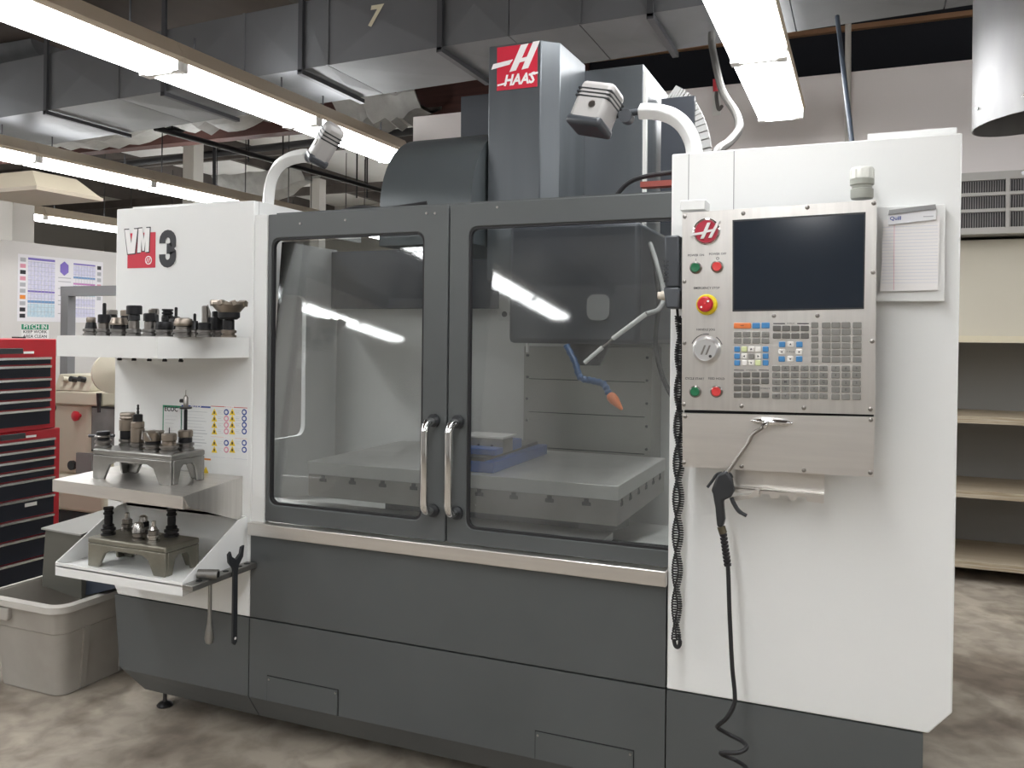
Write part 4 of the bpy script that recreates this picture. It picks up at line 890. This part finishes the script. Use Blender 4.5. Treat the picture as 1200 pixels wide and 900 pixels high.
# wrench bar
WB = thing('wrench_bar', 'grey slotted steel bar on the tray side holding hand tools', 'holder', (-1.38, -.16, .66))
bx = tc.x+.006
MB().box(bx, bx+.045, yt-.005, -.002, .655, .674).build('bar', CAST, WB, bevel=.002)
for y in (-.27, -.21, -.14, -.07, -.03): MB().cyl((bx+.022, y, .6735), (bx+.022, y, .6747), .011).build('hole', SEAM, WB)
c = Vector((bx+.034, -.235, .674))
DL = thing('drawbar_lever', 'steel lever with cross socket head and bulb grip hanging from the bar', 'tool', c)
MB().cyl((c.x-.03, c.y-.02, c.z+.018), (c.x+.035, c.y+.005, c.z+.018), .0165, n=18).build('socket_head', CAST, DL)
MB().cyl((c.x+.0352, c.y+.0051, c.z+.018), (c.x+.0357, c.y+.0053, c.z+.018), .011, n=16).build('socket_bore', SEAM, DL)
MB().lathe([(.0, 0), (.012, .006), (.016, .022), (.013, .05), (.008, .075), (.0065, .11), (.006, .245), (0, .245)], (c.x+.004, c.y, c.z-.225), (0, 0, 1), 16).build('handle', CAST, DL)
c = Vector((bx+.05, -.13, .674))
FK = thing('fork_wrench', 'black fork-ended spanner hanging beside the steel lever', 'wrench', c)
wx = [(-.013, -.25), (.0, -.26), (.013, -.25), (.012, .0), (.018, .02), (.042, .045), (.048, .085), (.03, .082), (.024, .06), (.0, .045), (-.022, .058), (-.03, .078), (-.044, .07), (-.04, .04), (-.016, .015), (-.012, 0)]
MB().prism([(c.y+a*.9, c.z+d) for a, d in wx], 0, c.x, c.x+.009).build('spanner', BLACK, FK, bevel=.0015)
MB().cyl((c.x+.0085, c.y, c.z-.235), (c.x+.0098, c.y, c.z-.235), .005).build('hole', LENSW, FK)

# ------------------------------------------------------------------ cast tool racks
def rack(name, label, fl_, fr_, depth, z, h, m_):
    """four-legged cast bench with arched sides"""
    t = thing(name, label, 'rack', ((fl_[0]+fr_[0])/2, fl_[1]+depth/2, z))
    x0, x1 = fl_[0], fr_[0]; y0, y1 = fl_[1], fl_[1]+depth; pt = .022; w_ = x1-x0
    top = MB().box(x0, x1, y0, y1, z+h-pt, z+h).build('top_plate', m_, t, bevel=.006)
    def apron(a0, a1):
        L = a1-a0; lw = min(.085, L*.27)
        return [(a0, z), (a0+lw*.62, z), (a0+lw*.95, z+h*.5), (a0+lw*1.3, z+h*.62), (a1-lw*1.3, z+h*.62), (a1-lw*.95, z+h*.5), (a1-lw*.62, z), (a1, z), (a1, z+h-pt), (a0, z+h-pt)]
    for y in (y0+.001, y1-.013): MB().prism(apron(x0+.002, x1-.002), 1, y, y+.012).build('side_apron', m_, t, bevel=.003)
    for x in (x0+.001, x1-.013): MB().prism(apron(y0+.014, y1-.014), 0, x, x+.012).build('end_apron', m_, t, bevel=.003)
    return t, z+h
def sh(p0, p1): return None
rk1, zr1 = rack('tool_rack', 'grey cast metal tool rack on the stainless shelf', (-1.885, -.272), (-1.512, -.272), .165, zs, .108, CAST)
rk2, zr2 = rack('tool_rack', 'olive cast metal tool rack sitting in the white tray', (-1.90, -.275), (-1.53, -.275), .165, tzb, .105, CASTO)

# ------------------------------------------------------------------ tool holders
FLM = mat('flange_steel', (.3, .29, .28), .3, 1)
FLG = lambda r: [(0, 0), (r, 0), (r, .007), (r-.005, .0095), (r-.005, .014), (r, .0165), (r, .024), (r*.8, .0265), (0, .0265)]
def holder(label, base, parts, group, r=.028, stud=None, name='tool_holder', fm=FLM):
    t = thing(name, label, 'tool holder', base, group)
    base = Vector(base)
    MB().lathe(FLG(r), base, (0, 0, 1), 20).build('flange', fm, t)
    z = .0265
    for nm, prof, m_, n in parts:
        MB().lathe([(a, c+z) for a, c in prof], base, (0, 0, 1), n).build(nm, m_, t); z += max(c for a, c in prof)
    if stud is not None:
        MB().lathe([(.0, 0), (.0085, 0), (.009, .008), (.006, .011), (.006, .02), (.009, .022), (.013, .03), (.015, stud), (0, stud)], base-Vector((0, 0, .022+stud+.001)), (0, 0, 1), 12).build('pull_stud', DARKSTEEL, t)
    return t
cyl_ = lambda r, h: [(0, 0), (r, 0), (r, h-.003), (r-.003, h), (0, h)]
cone_ = lambda r0, r1, h: [(0, 0), (r0, 0), (r1, h), (0, h)]
nut_ = lambda r, h: [(0, 0), (r*.9, 0), (r, .003), (r, h-.004), (r*.85, h), (0, h)]
def up(px, Yv): 
    p = at(px, 393, 1, Yv); return (p.x, Yv, ztp)
G1 = 'tool holders on the upper white shelf'
Yf, Yb = -.235, -.115
holder('short collet holder with pale nut at the outer end of the upper shelf', up(106.5, Yf), [('body', cone_(.021, .017, .022), BLACKOX, 18), ('collet_nut', nut_(.0165, .02), BRASSY, 12)], G1)
holder('black block holder with bright lower band and tall black shank', up(122, Yf), [('band', cyl_(.0195, .022), GROUND, 18), ('body', cyl_(.022, .03), BLACKOX, 18), ('tool', cyl_(.0065, .042), BLACKOX, 10)], G1)
holder('wide low holder with domed bronze-grey cutter on the upper shelf', up(139.5, Yf), [('body', cyl_(.024, .014), BLACKOX, 18), ('cutter', [(0, 0), (.031, 0), (.033, .006), (.025, .026), (0, .027)], BRASSY, 20)], G1, .03)
holder('black holder with bright slotted neck under a large black cap', up(157, Yf), [('neck', cyl_(.0185, .03), GROUND, 18), ('body', cyl_(.02, .022), DARKSTEEL, 18), ('cap', cyl_(.027, .032), BLACKOX, 20)], G1)
holder('bright-necked holder with squat black square cap', up(175.5, Yf), [('neck', cyl_(.019, .028), GROUND, 18), ('cap', cyl_(.022, .028), BLACKOX, 8)], G1)
holder('wide black holder with screw-studded collar', up(193, Yf), [('collar', [(0, 0), (.029, 0), (.031, .012), (.028, .026), (0, .027)], BLACKOX, 20), ('tool', cyl_(.012, .018), BLACKOX, 12)], G1, .03)
holder('broad ringed holder with pale shell mill on the upper shelf', up(215, Yf), [('body', cyl_(.027, .012), GROUND, 20), ('cutter', [(0, 0), (.032, 0), (.034, .008), (.028, .024), (.018, .028), (0, .028)], BRASSY, 22)], G1, .034)
holder('tiny black holder with thin upright drill', up(228, Yf+.02), [('body', cone_(.019, .01, .03), BLACKOX, 14), ('tool', cyl_(.005, .026), BLACKOX, 8)], G1, .02)
holder('ringed holder with steel rod end mill', up(240, Yf+.0), [('body', cyl_(.023, .024), BLACKOX, 18), ('tool', cyl_(.011, .058), GROUND, 10)], G1, .027)
holder('black clamp holder close beside the large face mill', up(254, Yf+.07), [('body', cyl_(.022, .045), BLACKOX, 18), ('clamp', cyl_(.017, .02), BLACKOX, 8)], G1, .025)
# big face mill
p = up(268, Yf+.03)
fm = holder('large face mill with toothed pale head at the panel end of the upper shelf', p, [('neck', cyl_(.019, .035), BLACKOX, 18), ('collar', [(0, 0), (.028, 0), (.037, .008), (.037, .024), (0, .024)], BLACKOX, 22), ('head', [(0, 0), (.036, 0), (.058, .026), (.058, .034), (0, .034)], BRASSY, 26)], G1, .026, fm=BRASSY)
for k in range(8):
    a = 2*PI*k/8+.2; c = Vector(p)+Vector((.05*math.cos(a), .05*math.sin(a), .0265+.035+.024+.032))
    MB().obox(c, (.026, .016, .018), Matrix.Rotation(a, 3, 'Z') @ Matrix.Rotation(.35, 3, 'X')).build('cutting_insert', BRASSY, fm, bevel=.002)
holder('tall grey side-lock holder with round bore behind the black block', up(131, Yb), [('body', cyl_(.019, .055), DARKSTEEL, 18), ('cap', cyl_(.02, .018), GROUND, 18)], G1)
holder('bronze-grey cylinder holder behind the domed cutter', up(147, Yb), [('body', cyl_(.018, .05), BLACKOX, 18), ('cap', cyl_(.019, .022), BRASSY, 18)], G1)
holder('smooth grey cylinder holder behind the square black cap', up(180, Yb), [('body', cyl_(.018, .055), DARKSTEEL, 18), ('cap', nut_(.019, .022), GROUND, 18)], G1)
holder('black holder with threaded stepped top behind the screw-studded collar', up(196, Yb), [('body', cyl_(.018, .045), BLACKOX, 16), ('thread', [(0, 0), (.02, 0), (.02, .006), (.015, .009), (.02, .012), (.02, .018), (.015, .021), (.02, .024), (.02, .03), (0, .03)], BLACKOX, 16)], G1)
holder('black domed holder with upright square shank', up(206, Yb), [('body', cyl_(.021, .028), BLACKOX, 16), ('dome', [(0, 0), (.025, 0), (.022, .012), (.01, .02), (0, .02)], BLACKOX, 16), ('tool', cyl_(.0075, .034), BLACKOX, 4)], G1)
holder('pointed steel countersink holder in front of the wall panel', up(243, Yb), [('body', cyl_(.018, .045), BLACKOX, 16), ('tool', [(0, 0), (.012, 0), (.013, .012), (.002, .045), (0, .046)], GROUND, 12)], G1)
# pull studs showing below the shelf
for px in (140, 157, 175, 193, 212):
    p = at(px, 419, 1, -.2); 
    tag(MB().lathe([(0, 0), (.008, 0), (.009, .006), (.006, .01), (.012, .03), (.014, .04), (0, .04)], (p.x, -.2, ztp-.09), (0, 0, 1), 12).build('pull_stud', BLACKOX), 'black pull stud peeking below the upper white shelf', 'stud', 'pull studs under the upper shelf')
# rack on stainless shelf
G2 = 'tool holders in the grey rack'
def r1(px, Yv): p = at(px, 535, 1, Yv); return (p.x, Yv, zr1+.0005)
ya, yb = -.225, -.155
t = holder('low black holder with horizontal boring bar at the rack end', r1(121, ya), [('body', cyl_(.022, .01), BLACKOX, 18), ('disc', cyl_(.031, .007), GROUND, 20), ('head', cyl_(.024, .014), BLACKOX, 16)], G2, .03, .03)
q = Vector(r1(121, ya)); MB().cyl(q+Vector((-.05, -.02, .04)), q+Vector((.04, .012, .042)), .006).build('boring_bar', DARKSTEEL, t)
holder('thick olive-brown holder with ribbed top in the grey rack', r1(149, yb), [('body', cyl_(.026, .03), BLACKOX, 18), ('sleeve', cyl_(.029, .042), BRASSY, 20), ('rim', [(0, 0), (.024, 0), (.028, .004), (.026, .012), (.028, .016), (.026, .024), (0, .024)], BRASSY, 20)], G2, .03, .03)
holder('tall brown cylinder holder with thin twist drill', r1(161, ya+.01), [('sleeve', cyl_(.024, .05), BRASSY, 18), ('nut', nut_(.0235, .024), BRASSY, 12), ('chuck', cyl_(.017, .026), BLACKOX, 14), ('drill', [(0, 0), (.0035, 0), (.005, .008), (.003, .014), (.005, .02), (.003, .026), (.0045, .032), (0, .036)], DARKSTEEL, 8)], G2, .027, .03)
t = holder('fluted pale shell mill in the grey rack', r1(179, ya), [('collar', cyl_(.027, .01), BLACKOX, 18), ('cutter', [(0, 0), (.03, 0), (.034, .03), (.02, .036), (0, .036)], BRASSY, 20)], G2, .031, .03)
q = Vector(r1(179, ya))
for k in range(5):
    a = 2*PI*k/5; MB().obox(q+Vector((.026*math.cos(a), .026*math.sin(a), .056)), (.022, .008, .036), Matrix.Rotation(a, 3, 'Z') @ Matrix.Rotation(.6, 3, 'X')).build('flute', GROUND, t, bevel=.002)
holder('squat ringed collet holder with needle-thin drill', r1(198, ya), [('body', cyl_(.024, .014), BRASSY, 20), ('nut', nut_(.026, .026), BRASSY, 16), ('drill', cyl_(.0016, .022), DARKSTEEL, 6)], G2, .033, .03)
t = holder('collet holder carrying the tall edge probe with round disc', r1(217, yb+.01), [('body', cyl_(.024, .018), BLACKOX, 20), ('nut', nut_(.026, .026), BRASSY, 16), ('shaft', cyl_(.0065, .075), BLACKOX, 12)], G2, .031, .03)
q = Vector(r1(217, yb+.01))+Vector((0, 0, .0265+.018+.026+.075))
MB().lathe([(.006, 0), (.021, .002), (.022, .008), (.006, .011)], q, (0, 0, 1), 18).build('disc', DARKSTEEL, t)
MB().lathe([(.009, .01), (.009, .042), (.004, .05), (.0015, .052), (.001, .07), (0, .07)], q, (0, 0, 1), 12).build('probe_head', GROUND, t)
MB().cyl(q+Vector((-.005, 0, .03)), q+Vector((-.024, 0, .03)), .007).build('side_knob', BLACKOX, t)
# rack in the tray
G3 = 'tool holders in the olive rack'
def r2(px, py, Yv): p = at(px, py, 1, Yv); return (p.x, Yv, zr2+.0005)
ya, yb = -.23, -.15
def spool(label, base):
    holder(label, base, [('collar', cyl_(.02, .012), BLACKOX, 16), ('post', [(0, 0), (.014, 0), (.015, .02), (.014, .035), (.018, .037), (.018, .043), (.015, .045), (.015, .052), (.018, .054), (.018, .062), (0, .063)], BLACKOX, 16)], G3, .026, .03, fm=DARKSTEEL)
spool('black spool-shaped holder at the outer end of the olive rack', r2(127, 618, ya+.01))
spool('black spool-shaped holder at the panel end of the olive rack', r2(201, 615, yb+.01))
BRI = mat('bright_steel', (.6, .59, .57), .22, 1)
holder('small bright stud holder behind the black spool in the tray', r2(149, 612, yb+.01), [('hex', cyl_(.019, .016), GROUND, 6), ('stud', cyl_(.0085, .024), BRI, 12)], G3, .02, .03, fm=GROUND)
holder('bright tapered collet holder in front of the olive rack middle', r2(162, 626, ya), [('taper', [(0, 0), (.021, 0), (.017, .028), (.014, .034), (0, .035)], BRI, 16)], G3, .021, .03, fm=GROUND)
holder('black-bodied holder with bright domed cap in the olive rack', r2(168, 616, yb+.0), [('body', cyl_(.02, .018), BLACKOX, 16), ('cap', [(0, 0), (.016, 0), (.014, .016), (.007, .022), (0, .022)], BRI, 16)], G3, .021, .03)
holder('bright stepped holder with narrow steel pin in the olive rack', r2(180, 628, ya), [('hex', cyl_(.018, .016), GROUND, 16), ('cone', cone_(.014, .009, .012), BRI, 14), ('pin', cyl_(.008, .02), BRI, 12)], G3, .022, .03, fm=BRI)

# ------------------------------------------------------------------ vise on the machine table
VB = mat('vise_blue', (.02, .11, .42), .4, noise=(8, (.015, .08, .32)))
vx, vy = -.70, .47
V = thing('machine_vise', 'blue machine vise with steel jaws standing on the milling table', 'vise', (vx, vy+.25, TZ))
MB().box(vx-.22, vx+.08, vy, vy+.6, TZ+.0005, TZ+.045).build('bed', VB, V, bevel=.004)
MB().box(vx-.18, vx+.04, vy+.0, vy+.58, TZ+.045, TZ+.06).build('ways', DARKSTEEL, V)
MB().box(vx-.2, vx+.06, vy+.24, vy+.34, TZ+.06, TZ+.10).build('fixed_jaw', VB, V, bevel=.003)
MB().box(vx-.2, vx+.06, vy+.06, vy+.14, TZ+.06, TZ+.085).build('moving_jaw', VB, V, bevel=.003)
MB().box(vx-.2, vx+.06, vy+.14, vy+.24, TZ+.06, TZ+.115).build('jaw_plate', GROUND, V, bevel=.002)
MB().box(vx-.14, vx+.05, vy+.16, vy+.3, TZ+.115, TZ+.122).build('parallel', LENSW, V)
MB().cyl((vx-.06, vy-.01, TZ+.028), (vx-.06, vy+.01, TZ+.028), .016).build('screw_head', GROUND, V)
for x in (-.12, -.05, .01): MB().cyl((vx+x, vy+.137, TZ+.088), (vx+x, vy+.1401, TZ+.088), .005, n=8).build('jaw_screw', SEAM, V)

# ================================================================== LEFT BACKGROUND
# red tool chests facing the machine (front at X = CX)
CX = -3.45; DB = mat('drawer_navy', (.008, .011, .019), .5, spec=.3); CRED = mat('chest_red', (.42, .012, .022), .3); TRIM = mat('drawer_trim', (.62, .62, .62), .25, .9)
def chest(name, label, y0, y1, z0, z1, lines, head):
    t = thing(name, label, 'tool chest', (CX-.25, (y0+y1)/2, z0))
    MB().box(CX-.5, CX, y0, y1, z0, z1).build('body', CRED, t, bevel=.006)
    for i in range(len(lines)-1):
        zt_, zb_ = lines[i], lines[i+1]
        d = MB().box(CX+.001, CX+.012, y0+.03, y1-.045, zb_+.004, zt_-.004).build('drawer', DB, t)
        MB().box(CX+.012, CX+.022, y0+.03, y1-.045, zt_-.016, zt_-.004).build('drawer_pull', TRIM, d)
    MB().box(CX+.001, CX+.014, head[0], head[0]+.14, head[1], head[1]+.03).build('header_handle', BLACK, t, bevel=.004)
    MB().box(CX+.001, CX+.003, head[0]+.15, head[0]+.21, head[1], head[1]+.012).build('label_sticker', LENSW, t)
    return t
zz = lambda py, px=58: at(px, py, 0, CX).z
ych = at(62, 450, 0, CX).y+.03
chest('top_tool_chest', 'red top tool chest with dark drawers stacked on a rolling cabinet', ych-.72, ych-.01, zz(502), zz(397), [zz(417.5), zz(427), zz(442), zz(454), zz(466), zz(477), zz(497)], (ych-.36, zz(414)))
RC = chest('rolling_tool_cabinet', 'red rolling tool cabinet with dark drawers under the top chest', ych-.75, ych+.02, .12, zz(502)-.001, [zz(512), zz(523), zz(534), zz(546), zz(557), zz(578), zz(601), zz(623), zz(648), .14], (ych-.34, zz(510)))
for y in (ych-.65, ych-.08):
    for x in (CX-.42, CX-.08):
        c = MB().cyl((x-.02, y, .055), (x+.02, y, .055), .055, n=20).build('caster', RUBBER, RC); MB().box(x-.03, x+.03, y-.03, y+.03, .10, .12).build('caster_plate', DARKSTEEL, c)
MB().box(CX+.012, CX+.014, ych-.2, ych-.13, zz(588), zz(584)).build('label_sticker', LENSW, RC)
for y, z in ((ych+.02, zz(480)), (ych+.02, zz(508))): MB().cyl((CX-.1, y, z), (CX-.1, y+.03, z), .03).build('side_knob', BLACK, RC)
# cream machine tool behind the chest
CR = mat('cream_enamel', (.62, .58, .46), .4, noise=(2, (.56, .52, .41), .3)); GRIME = mat('grimy_steel', (.3, .3, .3), .3, .9, noise=(6, (.15, .15, .15)))
by = 1.35; q = lambda x, y, d=0: at(x, y, 1, by+d)
K = thing('cream_machine_tool', 'cream enamelled machine tool with red stop button behind the tool chests', 'machine', (q(95, 600).x, by+.3, 0))
def qb(px0, py0, px1, py1, d0, d1, nm, m_, par=None, bv=.01):
    a, c = q(px0, py0), q(px1, py1); return MB().box(a.x, c.x, by+d0, by+d1, c.z, a.z).build(nm, m_, par or K, bevel=bv)
qb(60, 470, 104, 560, 0, .5, 'cabinet', CR, bv=.03); qb(60, 457, 124, 476, -.03, .5, 'top_ledge', CR); qb(60, 553, 130, 602, -.06, .6, 'base_casting', CR, bv=.02)
a, c = q(66, 457), q(108, 440); ob = MB().prism([(by-.02, a.z), (by+.02, c.z), (by+.25, c.z), (by+.25, a.z)], 0, a.x, c.x).build('control_box', CR, K, bevel=.006)
for px in (79, 89, 99):
    s0 = q(px, 445); MB().cyl((s0.x, by, s0.z), (s0.x, by-.04, s0.z+.008), .018).build('selector_knob', BLACK if px > 82 else CR, ob)
s0 = q(94, 487); MB().lathe([(.012, 0), (.012, .02), (.03, .025), (.032, .04), (.02, .048), (0, .05)], (s0.x, by, s0.z), (0, -1, 0), 20).build('stop_button', RED, K)
a, c = q(104, 476), q(136, 532); pn = MB().box(a.x, c.x, by+.02, by+.04, c.z, a.z).build('guard_frame', BLACK, K); MB().box(a.x+.012, c.x-.01, by+.015, by+.02, c.z+.012, a.z-.012).build('guard_panel', GRIME, pn)
MB().lathe([(.0, 0), (.1, 0), (.125, .02), (.125, .05), (.0, .08)], q(131, 437, -.02), (1, -.5, 0), 24).build('hand_wheel', CR, K)
a = q(124, 460); MB().cyl((a.x, by-.05, a.z), (a.x, by-.05, a.z-.12), .016, .01).build('lever', DARKSTEEL, K)
qb(92, 530, 110, 556, -.02, .1, 'side_bracket', mat('grey_bracket', (.22, .22, .22), .5), bv=.004); s0 = q(86, 545); MB().cyl((s0.x, by-.02, s0.z), (s0.x, by, s0.z), .03).build('port', BLACK, K)
MB().box(q(60, 600).x, q(130, 600).x, by, by+.55, 0, q(95, 601).z).build('plinth', mat('plinth_dark', (.02, .022, .026), .6), K)
FG = mat('frame_grey', (.22, .225, .235), .45, .3)
a, c = q(80, 347, .3), q(80, 455, .3); e = q(140, 350, .3)
MB().box(a.x-.035, a.x+.035, by+.27, by+.33, c.z-.3, a.z).build('gantry_post', FG, K); MB().box(a.x-.037, e.x, by+.268, by+.332, a.z, a.z+.065).build('gantry_beam', FG, K)
a = q(67, 432, .1); MB().box(a.x-.03, a.x+.04, by-.2, by-.16, q(67, 440).z, q(67, 395).z).build('screen_edge', BLACK, K)
MB().box(a.x-.02, a.x+.03, by-.18, by+.0, q(67, 445).z, q(67, 438).z).build('screen_arm', BLACK, K)
# posters on the partition
WX = -5.0
POS = thing('wall_chart', 'large white chart with violet and blue tables on the partition wall', 'poster', (WX, 2.14, 1.59))
def wq(px, py): return at(px, py, 0, WX)
def wr(u0, v0, u1, v1, d, nm, m_, par=POS):
    """rectangle in chart coordinates (0..1, top down)"""
    y0, y1, zt_, zb_ = 1.765, 2.51, 2.08, 1.588
    return MB().box(WX+d-.0006, WX+d, y0+(y1-y0)*u0, y0+(y1-y0)*u1, zt_-(zt_-zb_)*v1, zt_-(zt_-zb_)*v0).build(nm, m_, par)
wr(0, 0, 1, 1, .003, 'paper', mat('chart_paper', (.78, .77, .8), .5))
VIO = mat('chart_violet', (.2, .16, .5), .5); LAV = mat('chart_lavender', (.58, .58, .76), .5, noise=(60, (.7, .69, .8), .15)); CYA = mat('chart_cyan', (.45, .62, .72), .5, noise=(60, (.6, .72, .78), .15)); MAG = mat('chart_magenta', (.55, .2, .5), .5); CBL = mat('chart_blue', (.15, .3, .55), .5)
for u0, u1, bands in ((.11, .41, [(.04, .075, VIO), (.09, .52, LAV), (.53, .56, VIO), (.57, .67, LAV), (.68, .72, CBL), (.73, .93, CYA)]), (.63, .9, [(.06, .085, VIO), (.1, .26, LAV), (.27, .3, CBL), (.37, .4, MAG), (.42, .455, CBL), (.46, .58, CYA), (.62, .75, LAV), (.77, .92, LAV)])):
    for v0, v1, m_ in bands: wr(u0, v0, u1, v1, .0036, 'table_block', m_)
    for k in range(12): wr(u0, .1+k*.068, u1, .104+k*.068, .0042, 'table_rule', PGREY)
    for k in range(7): wr(u0+(u1-u0)*(.1+.13*k), .09, u0+(u1-u0)*(.1+.13*k)+.002, .9, .0042, 'table_rule', PGREY)
c = wr(.49, .12, .55, .24, .0035, 'emblem_ground', MATS['chart_paper']); cy_, cz_ = 1.765+.745*.52, 2.08-.492*.16
MB().prism([(cy_+.042*math.sin(k*PI/3), cz_+.055*math.cos(k*PI/3)) for k in range(6)], 0, WX+.003, WX+.0045).build('hexagon_emblem', mat('hex_violet', (.22, .16, .52), .4), POS)
for v in (.3, .36, .47, .58, .66, .72, .86): wr(.45, v, .6, v+.012, .0036, 'text_block', PGREY)
for i in range(10):
    wr(.025, .05+i*.093, .085, .11+i*.093, .0036, 'picture', [PGREY, PPINK, PRINTK, PPINK, PGREY, PGREY, ORANGE, PGREY, PRINTK, PRINTK][i])
    if i < 6: wr(.925, .07+i*.1, .975, .13+i*.1, .0036, 'picture', [PRINTK, PGREY, PGREY, PPINK, CBL, PGREY][i])
a, c = wq(24.5, 379), wq(57, 402)
SG = thing('wall_sign', 'small white PITCH IN KEEP WORK AREA CLEAN sign below the chart', 'sign', (WX, (a.y+c.y)/2, c.z))
MB().box(WX, WX+.002, a.y, c.y, c.z-.02, a.z).build('plate', PRINTW, SG)
zc = a.z-.024; MB().box(WX+.002, WX+.0028, a.y+.004, c.y-.004, zc-.02, zc+.02).build('header', PGREEN, SG)
my = (a.y+c.y)/2
text('sign_lettering', 'PITCH IN', .045, (WX+.0032, my, zc), PRINTW, SG, bold=.015, width=1.05, normal='side')
text('sign_lettering', 'KEEP WORK', .032, (WX+.0026, my, zc-.037), PRINTK, SG, bold=.01, width=1.1, normal='side'); text('sign_lettering', 'AREA CLEAN', .032, (WX+.0026, my, zc-.071), PRINTK, SG, bold=.01, width=1.05, normal='side')
# grey plastic bin under the chute
BINM = mat('scuffed_grey_plastic', (.44, .42, .38), .55, noise=(4, (.31, .285, .25), .3), bump=(12, .08))
BN = thing('storage_bin', 'open grey plastic storage tote under the chip chute', 'bin', (-2.56, .3, 0))
def rr2(x0, x1, y0, y1, z, r): return [(x, y, z) for x, y in rrect(x0, x1, y0, y1, r, 5)]
zr = .385
o0 = rr2(-2.735, -2.36, .0, .62, .003, .05); o1 = rr2(-2.775, -2.325, -.04, .66, zr, .06); i1 = rr2(-2.767, -2.333, -.032, .652, zr, .055); i0 = rr2(-2.727, -2.368, .008, .612, .012, .045)
b = MB(); n = len(o0); b.add(o0+o1+i1+i0, [tuple(range(n))[::-1]]+[(k*n+i, k*n+(i+1) % n, (k+1)*n+(i+1) % n, (k+1)*n+i) for k in range(3) for i in range(n)]+[tuple(range(3*n, 4*n))])
b.build('tub', BINM, BN)
e0 = rr2(-2.80, -2.30, -.065, .685, zr-.022, .075); e1 = rr2(-2.80, -2.30, -.065, .685, zr+.004, .075); f1 = rr2(-2.77, -2.33, -.035, .655, zr+.008, .06); f0 = rr2(-2.776, -2.324, -.041, .661, zr-.02, .06)
b = MB(); b.add(e0+e1+f1+f0, [(k*n+i, k*n+(i+1) % n, ((k+1) % 4)*n+(i+1) % n, ((k+1) % 4)*n+i) for k in range(4) for i in range(n)]); b.build('rim', mat('scuffed_rim', (.52, .5, .46), .5), BN)
s0 = rr2(-2.782, -2.318, -.047, .667, zr-.13, .06); s1 = rr2(-2.786, -2.314, -.051, .671, zr-.02, .06)
s0 = [(x, y, z) for x, y, z in rr2(-2.768, -2.330, -.034, .654, zr-.115, .06)]; s1 = rr2(-2.781, -2.318, -.047, .667, zr-.02, .06)
MB().loft(s0, s1) and None
b = MB(); t0 = rr2(-2.764, -2.336, -.029, .649, zr-.12, .058); b.add(s0+s1+t0, [(i, (i+1) % n, n+(i+1) % n, n+i) for i in range(n)]+[(2*n+i, 2*n+(i+1) % n, (i+1) % n, i) for i in range(n)]); b.build('upper_band', BINM, BN)
MB().prism([(-2.755, zr-.03), (-2.60, zr-.03), (-2.60, zr-.075), (-2.61, zr-.085), (-2.745, zr-.085), (-2.755, zr-.075)], 1, -.062, -.04).build('handle_grip', BINM, BN, bevel=.006)
for y in (.1, .3, .5): MB().loft([(-2.350, y-.012, .01), (-2.350, y+.012, .01), (-2.37, y+.012, .01), (-2.37, y-.012, .01)], [(-2.324, y-.016, zr-.115), (-2.324, y+.016, zr-.115), (-2.35, y+.016, zr-.115), (-2.35, y-.016, zr-.115)]).build('rib', BINM, BN)
